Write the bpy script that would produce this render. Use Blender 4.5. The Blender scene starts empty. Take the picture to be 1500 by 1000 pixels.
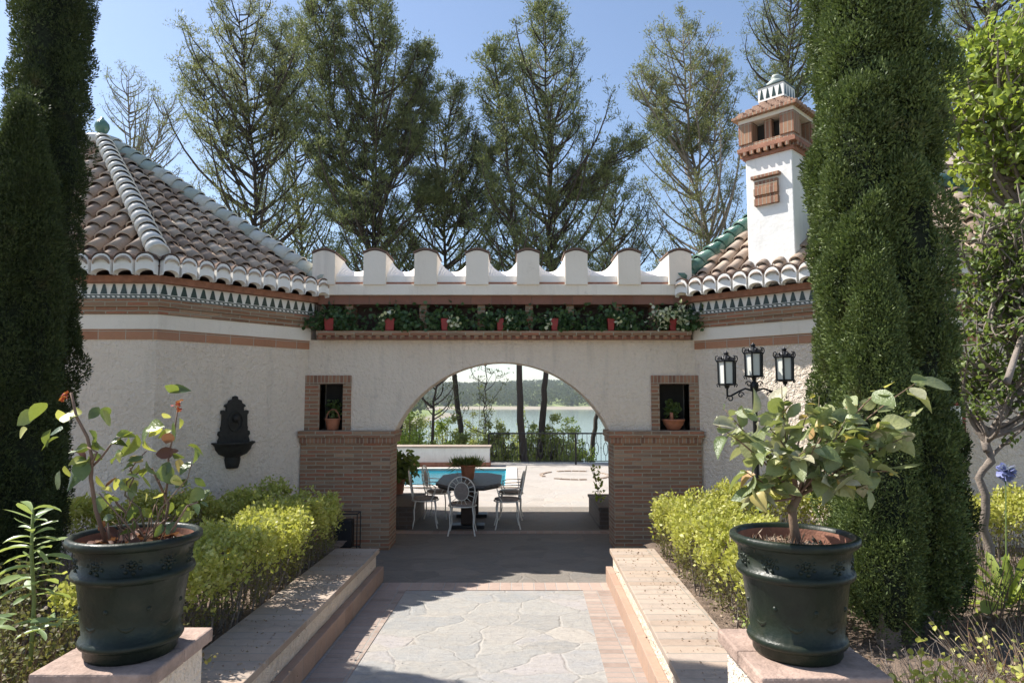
import bpy, math, random
import numpy as np
from mathutils import Vector
R=math.radians
random.seed(7)
rng=np.random.default_rng(11)
SC=bpy.context.scene
COL=SC.collection
PI=math.pi
# ---------------------------------------------------------------- camera
CH=2.15; TH=math.atan(.085); CT,ST=math.cos(TH),math.sin(TH)
def ray(px,py):
    u=(px-750)/1000; v=(500-py)/1000
    return u,CT-v*ST,ST+v*CT
def at(px,py,Y):
    a,b,c=ray(px,py); return Vector((a/b*Y,Y,CH+c/b*Y))
def gz(px,py,H):
    a,b,c=ray(px,py); Y=(H-CH)/(c/b); return Vector((a/b*Y,Y,H))
cam=bpy.data.cameras.new('camera'); co=bpy.data.objects.new('camera',cam); COL.objects.link(co)
co.location=(0,0,CH); co.rotation_euler=(PI/2+TH,0,0)
cam.lens=24; cam.sensor_width=36; cam.clip_end=9000; cam.clip_start=.05
SC.camera=co
# ---------------------------------------------------------------- light
sd=Vector((-.74,.28,1.0)).normalized()
el=math.asin(sd.z); az=math.atan2(sd.x,sd.y)
w=bpy.data.worlds.new('World'); SC.world=w; w.use_nodes=True
nt=w.node_tree; sk=nt.nodes.new('ShaderNodeTexSky'); sk.sky_type='NISHITA'; sk.sun_disc=False
sk.sun_elevation=el; sk.sun_rotation=az; sk.air_density=1.0; sk.dust_density=.9; sk.ozone_density=1.6; sk.altitude=300
bg=nt.nodes['Background']; hs_=nt.nodes.new('ShaderNodeHueSaturation'); hs_.inputs['Saturation'].default_value=.96; nt.links.new(sk.outputs[0],hs_.inputs['Color']); nt.links.new(hs_.outputs[0],bg.inputs[0]); bg.inputs[1].default_value=.093
su=bpy.data.lights.new('sun','SUN'); so=bpy.data.objects.new('sun',su); COL.objects.link(so)
su.energy=4.2; su.angle=R(.5); su.color=(1,.955,.88)
so.rotation_euler=(-sd).to_track_quat('-Z','Y').to_euler(); so.location=(-20,10,30)
SC.view_settings.view_transform='Standard'; SC.view_settings.look='None'; SC.view_settings.exposure=1.12
# ---------------------------------------------------------------- materials
def srgb(h): return tuple(h)
class NM:
    def __init__(s,name):
        s.m=bpy.data.materials.new(name); s.m.use_nodes=True; s.t=s.m.node_tree
        s.b=s.t.nodes['Principled BSDF']; s.o=s.t.nodes['Material Output']
    def n(s,ty,**k):
        n=s.t.nodes.new(ty)
        for a,b in k.items(): setattr(n,a,b)
        return n
    def l(s,a,b): s.t.links.new(a,b)
    def uv(s,scale=1.0):
        if not hasattr(s,'_uv'):
            s._uv=s.n('ShaderNodeUVMap'); s._uv.uv_map='uv'
        return s._uv.outputs[0]
    def obj(s):
        if not hasattr(s,'_g'): s._g=s.n('ShaderNodeNewGeometry')
        return s._g.outputs['Position']
    def isl(s):
        s.obj(); return s._g.outputs['Random Per Island']
    def noise(s,vec,sc,det=4,ro=.55):
        n=s.n('ShaderNodeTexNoise'); s.l(vec,n.inputs['Vector']); n.inputs['Scale'].default_value=sc
        n.inputs['Detail'].default_value=det; n.inputs['Roughness'].default_value=ro; return n.outputs[0]
    def ramp(s,fac,stops):
        r=s.n('ShaderNodeValToRGB'); s.l(fac,r.inputs[0]); e=r.color_ramp.elements
        while len(e)<len(stops): e.new(.5)
        for i,(p,c) in enumerate(stops): e[i].position=p; e[i].color=(*c,1)
        return r.outputs[0]
    def mix(s,fac,a,b,mode='MIX'):
        m=s.n('ShaderNodeMix'); m.data_type='RGBA'; m.blend_type=mode
        if isinstance(fac,(int,float)): m.inputs[0].default_value=fac
        else: s.l(fac,m.inputs[0])
        for i,x in ((6,a),(7,b)):
            if isinstance(x,tuple): m.inputs[i].default_value=(*x,1)
            else: s.l(x,m.inputs[i])
        return m.outputs[2]
    def math(s,op,a,b=0.0):
        m=s.n('ShaderNodeMath'); m.operation=op
        for i,x in ((0,a),(1,b)):
            if isinstance(x,(int,float)): m.inputs[i].default_value=x
            else: s.l(x,m.inputs[i])
        return m.outputs[0]
    def bump(s,h,dist=.01,strength=1):
        b=s.n('ShaderNodeBump'); s.l(h,b.inputs['Height']); b.inputs['Distance'].default_value=dist
        b.inputs['Strength'].default_value=strength; s.l(b.outputs[0],s.b.inputs['Normal']); return b
    def col(s,c):
        if isinstance(c,tuple): s.b.inputs['Base Color'].default_value=(*c,1)
        else: s.l(c,s.b.inputs['Base Color'])
    def rough(s,r):
        if isinstance(r,(int,float)): s.b.inputs['Roughness'].default_value=r
        else: s.l(r,s.b.inputs['Roughness'])

def stucco(name,c1,c2,bsc=26,dist=.02,dirt=(.42,.36,.30)):
    q=NM(name); p=q.obj()
    n1=q.noise(p,1.3,5); n2=q.noise(p,bsc,3,.6); n3=q.noise(p,bsc*3,2)
    c=q.ramp(n1,[(.3,c1),(.7,c2)])
    d=q.noise(p,4,6,.7); dm=q.ramp(d,[(.62,(0,0,0)),(.80,(1,1,1))])
    c=q.mix(q.math('MULTIPLY',dm,.45),c,dirt)
    # splash and rain streaks, stretched vertically
    mp=q.n('ShaderNodeMapping'); q.l(p,mp.inputs[0]); mp.inputs['Scale'].default_value=(3,3,.35)
    st=q.noise(mp.outputs[0],2.5,4,.6); sm=q.ramp(st,[(.55,(0,0,0)),(.8,(1,1,1))])
    c=q.mix(q.math('MULTIPLY',sm,.34),c,dirt)
    sz=q.n('ShaderNodeSeparateXYZ'); q.l(p,sz.inputs[0]); bz=q.n('ShaderNodeMapRange'); q.l(q.math('ADD',sz.outputs[2],q.math('MULTIPLY',d,.9)),bz.inputs[0]); bz.inputs[1].default_value=1.15; bz.inputs[2].default_value=.45; c=q.mix(q.math('MULTIPLY',bz.outputs[0],.45),c,(.36,.29,.22))
    if dist>.02: c=q.mix(1.0,c,q.ramp(n2,[(.25,(.92,.91,.90)),(.5,(1,1,1))]),'MULTIPLY')  # pits tinted darker: shade of the rough relief put into the colour
    q.col(c); q.rough(.9)
    h=q.math('ADD',n2,q.math('MULTIPLY',n3,.35)); q.bump(h,dist,1); return q.m
def bricks(name,cols,mort,bw,bh,ms=.008,bump=.012,off=.5,rough=.85,var=.55):
    q=NM(name); u=q.uv(); p=q.obj()
    nz=q.noise(p,9,2); 
    vm=q.n('ShaderNodeVectorMath'); vm.operation='ADD'
    ns=q.n('ShaderNodeTexNoise'); q.l(p,ns.inputs['Vector']); ns.inputs['Scale'].default_value=7
    sc=q.n('ShaderNodeVectorMath'); sc.operation='SCALE'; q.l(ns.outputs[1],sc.inputs[0]); sc.inputs['Scale'].default_value=.012
    q.l(u,vm.inputs[0]); q.l(sc.outputs[0],vm.inputs[1])
    b=q.n('ShaderNodeTexBrick'); q.l(vm.outputs[0],b.inputs['Vector']); b.inputs['Scale'].default_value=1
    b.inputs['Brick Width'].default_value=bw; b.inputs['Row Height'].default_value=bh; b.inputs['Mortar Size'].default_value=ms
    b.inputs['Mortar Smooth'].default_value=.25; b.offset=off; b.inputs['Bias'].default_value=0
    b.inputs['Color1'].default_value=(0,0,0,1); b.inputs['Color2'].default_value=(1,1,1,1); b.inputs['Mortar'].default_value=(.5,.5,.5,1)
    cc=q.ramp(b.outputs[0],[(i/(len(cols)-1),c) for i,c in enumerate(cols)])
    n2=q.noise(p,14,6,.7); cc=q.mix(q.math('MULTIPLY',q.ramp(n2,[(.45,(0,0,0)),(.75,(1,1,1))]),var*.6),cc,tuple(min(1,x*1.3+.03) for x in cols[1]))
    n4=q.noise(p,3,5,.7); cc=q.mix(q.math('MULTIPLY',q.ramp(n4,[(.55,(0,0,0)),(.8,(1,1,1))]),.5),cc,(.09,.075,.06))
    cc=q.mix(b.outputs[1],cc,mort); q.col(cc); q.rough(rough)
    h=q.math('SUBTRACT',q.math('MULTIPLY',n2,.35),q.math('MULTIPLY',b.outputs[1],1.0)); q.bump(h,bump,1); return q.m
def plain(name,c,rough=.6,metal=0,nsc=8,var=.25,bump=.003,spec=.5):
    q=NM(name); p=q.obj(); n=q.noise(p,nsc,5,.65)
    q.col(q.ramp(n,[(.3,tuple(x*(1-var) for x in c)),(.7,tuple(min(1,x*(1+var)) for x in c))]))
    q.rough(rough); q.b.inputs['Metallic'].default_value=metal; q.b.inputs['Specular IOR Level'].default_value=spec
    if bump: q.bump(q.noise(p,nsc*6,3),bump,1)
    return q.m
def leafmat(name,cols,trans=.35,rough=.5,spec=.35,tr=None,vein=False,patch=False):
    q=NM(name); i=q.isl()
    c=q.ramp(i,[(k/(len(cols)-1),c) for k,c in enumerate(cols)])
    if patch:
        pn=q.noise(q.obj(),2.6,4,.6); c=q.mix(q.math('MULTIPLY',q.ramp(pn,[(.60,(0,0,0)),(.72,(1,1,1))]),.7),c,(.13,.10,.05)); c=q.mix(.8,c,q.ramp(q.noise(q.obj(),5,2),[(.35,(.62,.62,.62)),(.6,(1,1,1))]),'MULTIPLY')
    if vein:
        nn=q.noise(q.obj(),45,4,.7); c=q.mix(.55,c,q.ramp(nn,[(.3,(.45,.5,.35)),(.7,(1,1,1))]),'MULTIPLY'); q.bump(q.noise(q.obj(),90,3),.004,1)
    q.col(c); q.rough(rough); q.b.inputs['Specular IOR Level'].default_value=spec
    t=q.n('ShaderNodeBsdfTranslucent'); 
    tc=q.mix(.6,c,tr or (.35,.42,.05)); q.l(tc,t.inputs[0])
    m=q.n('ShaderNodeMixShader'); m.inputs[0].default_value=trans
    q.l(q.b.outputs[0],m.inputs[1]); q.l(t.outputs[0],m.inputs[2]); q.l(m.outputs[0],q.o.inputs[0]); return q.m
def islandmat(name,cols,rough=.8,nsc=12,var=.3,bump=.004,spec=.4,stain=(.12,.10,.085),stf=.5):
    q=NM(name); p=q.obj(); i=q.isl()
    c=q.ramp(i,[(k/(len(cols)-1),c) for k,c in enumerate(cols)])
    n=q.noise(p,nsc,6,.7); c=q.mix(q.math('MULTIPLY',q.ramp(n,[(.5,(0,0,0)),(.75,(1,1,1))]),stf),c,stain)
    q.col(c); q.rough(rough); q.b.inputs['Specular IOR Level'].default_value=spec
    q.bump(q.noise(p,nsc*4,3),bump,1); return q.m
M={}
M['stucco']=stucco('roughcast_white_stucco',(.85,.705,.565),(.90,.765,.63),20,.045)
M['plaster']=stucco('smooth_white_plaster',(.80,.71,.60),(.87,.79,.69),9,.006)
M['white']=stucco('whitewash',(.82,.79,.75),(.88,.86,.82),7,.006,(.5,.46,.42))
M['brick']=bricks('old_handmade_brick',[(.23,.115,.062),(.33,.175,.095),(.37,.145,.08),(.26,.15,.09),(.42,.26,.16),(.20,.115,.075)],(.40,.33,.24),.27,.055,.0085,.016)
M['brickv']=bricks('brick_on_end',[(.20,.095,.06),(.33,.155,.09),(.38,.21,.12)],(.38,.31,.23),.055,.30,.007,off=0)
M['brickl']=bricks('long_terracotta_tiles',[(.38,.17,.09),(.46,.22,.12),(.40,.20,.12)],(.5,.42,.34),.34,.5,.006,off=0,var=.3)
M['brickdark']=bricks('dark_bench_brick',[(.09,.065,.05),(.13,.09,.065),(.11,.085,.065)],(.14,.12,.10),.27,.07,.008)  # darker brick colours for the porch benches
M['terra']=plain('terracotta',(.34,.15,.09),.8,0,10,.3,.004)
M['terrabeam']=bricks('terracotta_beam_tiles',[(.20,.085,.06),(.27,.12,.08),(.23,.11,.08)],(.2,.13,.1),.3,.5,.005,off=0,var=.3)
M['slab']=bricks('worn_clay_paver',[(.30,.22,.165),(.38,.29,.22),(.33,.265,.215),(.41,.325,.26)],(.30,.27,.225),.8,.145,.006,off=0,var=.5)
M['border']=bricks('brick_path_border',[(.25,.185,.15),(.33,.25,.205),(.29,.225,.19),(.37,.295,.245)],(.30,.275,.245),.32,.10,.006,off=0,var=.5)
M['skirt']=bricks('orange_clay_skirting',[(.31,.20,.145),(.38,.25,.18),(.34,.235,.175)],(.31,.26,.215),.30,.5,.006,off=0,var=.4)
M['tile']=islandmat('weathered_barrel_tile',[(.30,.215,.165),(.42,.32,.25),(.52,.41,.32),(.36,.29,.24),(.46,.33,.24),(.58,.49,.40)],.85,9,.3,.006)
M['channel']=islandmat('dark_tile_and_gap_shade',[(.12,.075,.055),(.18,.115,.085)],.9,9)  # dark tile colour, also painted shade for the gaps between roof tiles
M['cream']=islandmat('cream_glazed_tile',[(.70,.64,.57),(.80,.76,.70),(.74,.68,.60)],.35,12,.2,.002,.5,(.3,.26,.22),.35)
M['green']=islandmat('green_glazed_tile',[(.035,.10,.075),(.07,.16,.12),(.12,.22,.17)],.25,8,.3,.002,.6,(.25,.27,.22),.4)
M['mint']=islandmat('pale_green_glazed_tile',[(.58,.58,.53),(.68,.66,.60),(.34,.40,.36),(.62,.60,.53)],.4,8,.3,.002,.5,(.28,.24,.19),.5)
M['greenflat']=plain('green_ceramic',(.010,.028,.018),.3,0,14,.4,0,.6)
M['dark']=plain('gap_shade',(.03,.025,.02),.9)  # near-black colour painted as the shade inside niches and chimney vent
M['potg']=None
q=NM('green_glazed_pot'); p=q.obj(); n=q.noise(p,6,5,.6)
q.col(q.ramp(n,[(.3,(.007,.010,.007)),(.55,(.012,.019,.011)),(.75,(.028,.030,.018))])); q.rough(q.ramp(q.noise(p,11,4),[(.3,(.30,.30,.30)),(.75,(.55,.55,.55))]))
q.b.inputs['Specular IOR Level'].default_value=.30; q.b.inputs['Coat Weight'].default_value=.0; q.b.inputs['Coat Roughness'].default_value=.18; q.bump(q.noise(p,28,3),.004,1); M['potg']=q.m
M['iron']=plain('black_wrought_iron',(.02,.02,.022),.45,.4,20,.3,.001)
M['bronze']=plain('dark_patinated_iron',(.028,.026,.022),.6,.3,22,.5,.006)
M['ironw']=plain('white_painted_iron',(.80,.77,.70),.5,.0,20,.15,.001)
M['pad']=plain('seat_cushion',(.30,.25,.22),.9,0,30,.2,.002)
M['stone']=plain('dark_slate_tabletop',(.10,.10,.105),.5,0,16,.5,.002)
M['soil']=plain('garden_soil',(.16,.115,.085),1,0,9,.5,.03)
M['bark']=islandmat('pine_bark',[(.06,.047,.040),(.085,.066,.055)],.95,14,.4,.02,.2,(.03,.025,.02),.6)
M['barkp']=islandmat('grey_bark',[(.20,.165,.14),(.26,.22,.19)],.95,14,.4,.01,.2,(.08,.065,.05),.6)
M['twig']=islandmat('rose_stem',[(.16,.10,.07),(.22,.14,.10),(.13,.12,.06)],.8,30,.3,.002,.3,(.07,.05,.035),.4)
M['redpot']=plain('red_plastic_pot',(.30,.02,.018),.45,0,20,.15,0)
M['clay']=plain('terracotta_pot',(.42,.16,.085),.75,0,14,.2,.002)
M['glass']=None
q=NM('frosted_lantern_glass'); q.col((.72,.72,.66)); q.rough(.25); q.b.inputs['Specular IOR Level'].default_value=.6; M['glass']=q.m
q=NM('window_glass'); q.col((.03,.035,.04)); q.rough(.05); q.b.inputs['Specular IOR Level'].default_value=.8; M['pane']=q.m
# leaves
M['lf_pine']=leafmat('pine_needles',[(.09,.11,.045),(.135,.155,.058),(.20,.215,.08),(.11,.13,.055)],.36,.55,.3,(.22,.26,.08))
M['lf_pined']=leafmat('pine_needles_dark',[(.06,.078,.036),(.095,.11,.045),(.135,.15,.06)],.32,.55,.3,(.16,.2,.07))
M['lf_pinel']=leafmat('pine_needles_light',[(.12,.135,.055),(.17,.185,.07),(.24,.24,.085),(.13,.145,.065)],.34,.55,.3,(.32,.34,.1))
M['lf_grey']=leafmat('sparse_grey_needles',[(.11,.10,.07),(.16,.15,.09),(.2,.2,.1)],.3,.7)
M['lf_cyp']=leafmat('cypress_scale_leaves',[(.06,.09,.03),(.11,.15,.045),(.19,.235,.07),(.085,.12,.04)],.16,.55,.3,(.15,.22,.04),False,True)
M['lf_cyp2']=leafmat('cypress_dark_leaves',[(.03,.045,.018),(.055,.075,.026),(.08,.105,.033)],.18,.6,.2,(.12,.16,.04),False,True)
M['core']=plain('cypress_core',(.020,.030,.011),1,0,30,.7,.03)  # dark green painted as the shade deep between the clumps
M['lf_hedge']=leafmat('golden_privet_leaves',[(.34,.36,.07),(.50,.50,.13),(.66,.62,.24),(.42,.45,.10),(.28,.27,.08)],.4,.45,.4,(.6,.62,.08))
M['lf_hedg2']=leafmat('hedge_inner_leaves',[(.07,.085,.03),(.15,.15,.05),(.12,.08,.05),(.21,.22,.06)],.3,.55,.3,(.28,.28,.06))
M['lf_rose']=leafmat('rose_leaves',[(.05,.085,.035),(.09,.14,.05),(.13,.19,.075),(.28,.31,.06),(.06,.10,.04)],.28,.28,.6,(.35,.42,.04),True)
M['lf_rose2']=leafmat('pale_quince_leaves',[(.17,.21,.08),(.25,.30,.13),(.33,.37,.19),(.46,.46,.22),(.12,.17,.06),(.60,.54,.40),(.20,.26,.10)],.3,.36,.5,(.4,.45,.08),True)
M['lf_yel']=leafmat('yellowing_leaves',[(.50,.48,.08),(.46,.42,.12),(.52,.36,.16),(.45,.25,.12)],.35,.45,.4,(.65,.55,.08))
M['lf_rust']=leafmat('rust_brown_leaves',[(.14,.06,.035),(.10,.04,.03),(.24,.12,.06)],.2,.5,.4,(.3,.14,.05))
M['lf_ivy']=leafmat('ivy_leaves',[(.03,.07,.03),(.06,.11,.04),(.10,.17,.06)],.3,.4,.4,(.2,.35,.05))
M['lf_ivyw']=leafmat('cream_variegated_leaves',[(.75,.75,.55),(.65,.70,.38),(.85,.85,.75)],.35,.4,.4,(.8,.8,.4))
M['lf_tree']=leafmat('fresh_broad_leaves',[(.17,.24,.045),(.27,.34,.07),(.36,.41,.11),(.14,.20,.05)],.42,.4,.45,(.5,.6,.06))
M['lf_treed']=leafmat('small_dark_leaves',[(.07,.11,.03),(.12,.17,.045),(.17,.22,.06)],.35,.45,.4,(.3,.4,.05))
M['lf_bush']=leafmat('bank_shrub_leaves',[(.19,.22,.07),(.28,.30,.10),(.37,.38,.13),(.16,.18,.07)],.4,.55,.3,(.4,.45,.08))
M['lf_euph']=leafmat('blue_green_leaves',[(.17,.25,.12),(.24,.33,.13),(.34,.42,.15)],.35,.4,.5,(.55,.62,.1))
M['lf_dry']=leafmat('dry_litter',[(.30,.22,.15),(.42,.34,.25),(.24,.14,.09),(.5,.42,.34)],.15,.8,.2,(.4,.3,.15))
M['petal']=leafmat('red_petals',[(.42,.03,.02),(.5,.06,.04)],.2,.5)
M['blue']=leafmat('blue_petals',[(.25,.28,.6),(.35,.38,.7)],.3,.5)
# paving
def flag(name,cols,mort,sc=2.2):
    q=NM(name); p=q.obj()
    ns=q.n('ShaderNodeTexNoise'); q.l(p,ns.inputs['Vector']); ns.inputs['Scale'].default_value=1.7; ns.inputs['Detail'].default_value=3
    s=q.n('ShaderNodeVectorMath'); s.operation='SCALE'; q.l(ns.outputs[1],s.inputs[0]); s.inputs['Scale'].default_value=.42
    a=q.n('ShaderNodeVectorMath'); a.operation='ADD'; q.l(p,a.inputs[0]); q.l(s.outputs[0],a.inputs[1])
    mp=q.n('ShaderNodeMapping'); q.l(a.outputs[0],mp.inputs[0]); mp.inputs['Scale'].default_value=(1,1.25,.001)
    v=q.n('ShaderNodeTexVoronoi'); v.feature='DISTANCE_TO_EDGE'; v.inputs['Scale'].default_value=sc; q.l(mp.outputs[0],v.inputs['Vector'])
    v2=q.n('ShaderNodeTexVoronoi'); v2.feature='F1'; v2.inputs['Scale'].default_value=sc; q.l(mp.outputs[0],v2.inputs['Vector'])
    sp=q.n('ShaderNodeSeparateColor'); q.l(v2.outputs['Color'],sp.inputs[0])
    c=q.ramp(sp.outputs[0],[(i/(len(cols)-1),x) for i,x in enumerate(cols)])
    n=q.noise(p,7,7,.72); c=q.mix(q.math('MULTIPLY',q.ramp(n,[(.42,(0,0,0)),(.7,(1,1,1))]),.55),c,mort)
    n2=q.noise(p,34,4,.7); c=q.mix(q.math('MULTIPLY',q.ramp(n2,[(.5,(0,0,0)),(.8,(1,1,1))]),.4),c,tuple(x*.55 for x in cols[0]))
    wd=q.math('ADD',v.outputs[0],q.math('MULTIPLY',q.math('SUBTRACT',q.noise(p,16,4,.7),.5),.05))
    wd=q.math('ADD',wd,q.math('MULTIPLY',q.math('SUBTRACT',q.noise(p,3.1,3),.45),.10)); e=q.ramp(wd,[(.004,(1,1,1)),(.06,(0,0,0))])
    c=q.mix(q.math('MULTIPLY',e,.32),c,mort)
    pit=q.noise(p,23,5,.8); c=q.mix(q.ramp(pit,[(.66,(0,0,0)),(.74,(1,1,1))]),c,tuple(x*.45 for x in cols[0]))
    mp2=q.n('ShaderNodeMapping'); q.l(p,mp2.inputs[0]); mp2.inputs['Scale'].default_value=(2.5,9,1); mp2.inputs['Rotation'].default_value=(0,0,.15); gr=q.noise(mp2.outputs[0],2.2,6,.75); c=q.mix(.6,c,q.ramp(gr,[(.35,(.74,.74,.75)),(.6,(1,1,1))]),'MULTIPLY')
    q.col(c); q.rough(.78)
    h=q.math('ADD',q.math('MULTIPLY',q.ramp(wd,[(0,(0,0,0)),(.05,(1,1,1))]),.35),q.math('MULTIPLY',n,.9)); h=q.math('ADD',h,q.math('MULTIPLY',gr,.8)); h=q.math('SUBTRACT',h,q.math('MULTIPLY',q.ramp(pit,[(.62,(0,0,0)),(.74,(1,1,1))]),.6)); q.bump(h,.02,1); return q.m
M['flag']=flag('flagstone_paving',[(.27,.262,.25),(.37,.35,.32),(.29,.292,.288),(.41,.37,.325),(.32,.318,.31),(.39,.355,.34)],(.40,.355,.30))
M['flagd']=flag('flagstone_shade_tone',[(.17,.15,.13),(.22,.195,.165),(.19,.175,.155),(.25,.215,.18)],(.24,.195,.155))  # same flagstone as the path, darkened: porch shade put into the colour
M['flagt']=flag('terrace_flagstone',[(.34,.305,.27),(.42,.375,.33),(.38,.36,.335),(.45,.39,.34)],(.43,.37,.32),1.6)
# ---------------------------------------------------------------- mesh helpers
ORG={}
def org(p): return ORG.get(p,Vector((0,0,0)))
def uvs(me,V,faces_loops):
    pass
def tag(o,label=None,cat=None,group=None,kind=None):
    if label: o['label']=label
    if cat: o['category']=cat
    if group: o['group']=group
    if kind: o['kind']=kind
    return o
def thing(name,loc,label,cat,group=None):
    o=bpy.data.objects.new(name,None); COL.objects.link(o); o.location=loc; o.empty_display_size=.2
    ORG[o]=Vector(loc); return tag(o,label,cat,group)
def finish(name,me,mats,parent):
    o=bpy.data.objects.new(name,me); COL.objects.link(o)
    for m in (mats if isinstance(mats,(list,tuple)) else [mats]): me.materials.append(m)
    if parent is not None: o.parent=parent; ORG[o]=org(parent)
    return o
def mkmesh(name,V,F,mats,parent=None,mi=None,smooth=False,quad=False):
    V=np.asarray(V,dtype=np.float64)
    me=bpy.data.meshes.new(name); off=np.array(org(parent)) if parent is not None else np.zeros(3)
    if quad:
        F=np.asarray(F,dtype=np.int32); n=len(F); k=F.shape[1]
        me.vertices.add(len(V)); me.vertices.foreach_set('co',(V-off).astype(np.float32).ravel())
        me.loops.add(n*k); me.loops.foreach_set('vertex_index',F.ravel())
        me.polygons.add(n); me.polygons.foreach_set('loop_start',np.arange(0,n*k,k,dtype=np.int32))
        try: me.polygons.foreach_set('loop_total',np.full(n,k,dtype=np.int32))
        except Exception: pass
        if smooth: me.polygons.foreach_set('use_smooth',np.ones(n,dtype=bool))
        if mi is not None: me.polygons.foreach_set('material_index',np.asarray(mi,dtype=np.int32))
        me.update(calc_edges=True)
    else:
        me.from_pydata([tuple(v-off) for v in V],[],F)
        if smooth:
            for p in me.polygons: p.use_smooth=True
        if mi is not None: me.polygons.foreach_set('material_index',np.asarray(mi,dtype=np.int32))
        uvl=me.uv_layers.new(name='uv').data
        for p in me.polygons:
            nn=p.normal
            if abs(nn.z)<.9:
                t=Vector((-nn.y,nn.x,0)).normalized(); s=nn.cross(t)
                if s.z<0: s=-s
                if abs(nn.z)<.02: s=Vector((0,0,1))
            else: t=Vector((1,0,0)); s=Vector((0,1,0))
            for li in p.loop_indices:
                c=Vector(V[me.loops[li].vertex_index]); uvl[li].uv=(c.dot(t),c.dot(s))
    return finish(name,me,mats,parent)
class MB:
    def __init__(s): s.v=[]; s.f=[]; s.m=[]
    def add(s,vs,fs,m=0):
        b=len(s.v); s.v+= [tuple(v) for v in vs]; s.f+=[[b+i for i in f] for f in fs]; s.m+=[m]*len(fs); return s
    def box(s,x0,x1,y0,y1,z0,z1,m=0,rot=None):
        vs=[(x,y,z) for z in (z0,z1) for y in (y0,y1) for x in (x0,x1)]
        if rot:
            (cx,cy),a=rot; ca,sa=math.cos(a),math.sin(a)
            vs=[(cx+(x-cx)*ca-(y-cy)*sa,cy+(x-cx)*sa+(y-cy)*ca,z) for x,y,z in vs]
        return s.add(vs,[(0,2,3,1),(4,5,7,6),(0,1,5,4),(2,6,7,3),(0,4,6,2),(1,3,7,5)],m)
    def obox(s,c,ax,ay,az,m=0):
        c=Vector(c); vs=[c+ax*i+ay*j+az*k for k in (-1,1) for j in (-1,1) for i in (-1,1)]
        return s.add(vs,[(0,2,3,1),(4,5,7,6),(0,1,5,4),(2,6,7,3),(0,4,6,2),(1,3,7,5)],m)
    def prism(s,poly,z0,z1,m=0):
        n=len(poly); vs=[(x,y,z0) for x,y in poly]+[(x,y,z1) for x,y in poly]
        return s.add(vs,[tuple(range(n))[::-1],tuple(range(n,2*n))]+[(i,(i+1)%n,n+(i+1)%n,n+i) for i in range(n)],m)
    def tube(s,pts,r,n=6,m=0,caps=True):
        pts=[Vector(p) for p in pts]; k=len(pts)
        rr=r if isinstance(r,(list,tuple)) else [r]*k
        vs=[]; pu=None
        for i,p in enumerate(pts):
            d=(pts[min(i+1,k-1)]-pts[max(i-1,0)]); d=d.normalized() if d.length>1e-9 else Vector((0,0,1))
            if pu is None: pu=d.orthogonal().normalized()
            u=(pu-d*pu.dot(d)); u=u.normalized() if u.length>1e-6 else d.orthogonal().normalized(); pu=u; q=d.cross(u)
            for j in range(n):
                a=2*PI*j/n; vs.append(p+(u*math.cos(a)+q*math.sin(a))*rr[i])
        fs=[(i*n+j,i*n+(j+1)%n,(i+1)*n+(j+1)%n,(i+1)*n+j) for i in range(k-1) for j in range(n)]
        if caps: fs+=[tuple(range(n))[::-1],tuple(range((k-1)*n,k*n))]
        return s.add(vs,fs,m)
    def lathe(s,prof,c,n=24,m=0,ax=1,ay=1,a0=0,a1=2*PI):
        c=Vector(c); full=abs(a1-a0-2*PI)<1e-6; nn=n if full else n+1; vs=[]
        for r,z in prof:
            for j in range(nn):
                a=a0+(a1-a0)*j/n; vs.append(c+Vector((r*ax*math.cos(a),r*ay*math.sin(a),z)))
        fs=[]
        for i in range(len(prof)-1):
            for j in range(n):
                j2=(j+1)%nn if full else j+1
                fs.append((i*nn+j,i*nn+j2,(i+1)*nn+j2,(i+1)*nn+j))
        return s.add(vs,fs,m)
    def ball(s,c,r,n=8,m=0,sz=1):
        k=max(4,n//2+1); prof=[(max(1e-4,r*math.sin(PI*i/k)),-r*sz*math.cos(PI*i/k)) for i in range(k+1)]
        return s.lathe(prof,c,n,m)
    def build(s,name,mats,parent=None,smooth=False,bevel=0):
        o=mkmesh(name,np.array(s.v,dtype=float),s.f,mats,parent,s.m,smooth)
        if bevel:
            b=o.modifiers.new('bevel','BEVEL'); b.width=bevel; b.segments=2; b.limit_method='ANGLE'; b.angle_limit=R(40)
        return o
def auto(o,ang=40):
    me=o.data
    for p in me.polygons: p.use_smooth=True
    me.set_sharp_from_angle(angle=R(ang)); return o
# vectorised leaves
def unit(a): return a/np.maximum(np.linalg.norm(a,axis=1,keepdims=True),1e-9)
def rvec(n,g=None): return unit((g or rng).normal(size=(n,3)))
def cards(P,D,L,W):
    n=len(P); D=unit(D); S=unit(np.cross(D,rvec(n))); L=np.broadcast_to(L,n)[:,None]; W=np.broadcast_to(W,n)[:,None]
    V=np.stack([P,P+D*L*.45+S*W*.5,P+D*L,P+D*L*.45-S*W*.5],1).reshape(-1,3)
    return V,np.arange(n*4).reshape(n,4)
def join(parts):
    Vs=[];Fs=[];b=0
    for V,F in parts: Vs.append(V);Fs.append(F+b);b+=len(V)
    return np.concatenate(Vs),np.concatenate(Fs)
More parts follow.
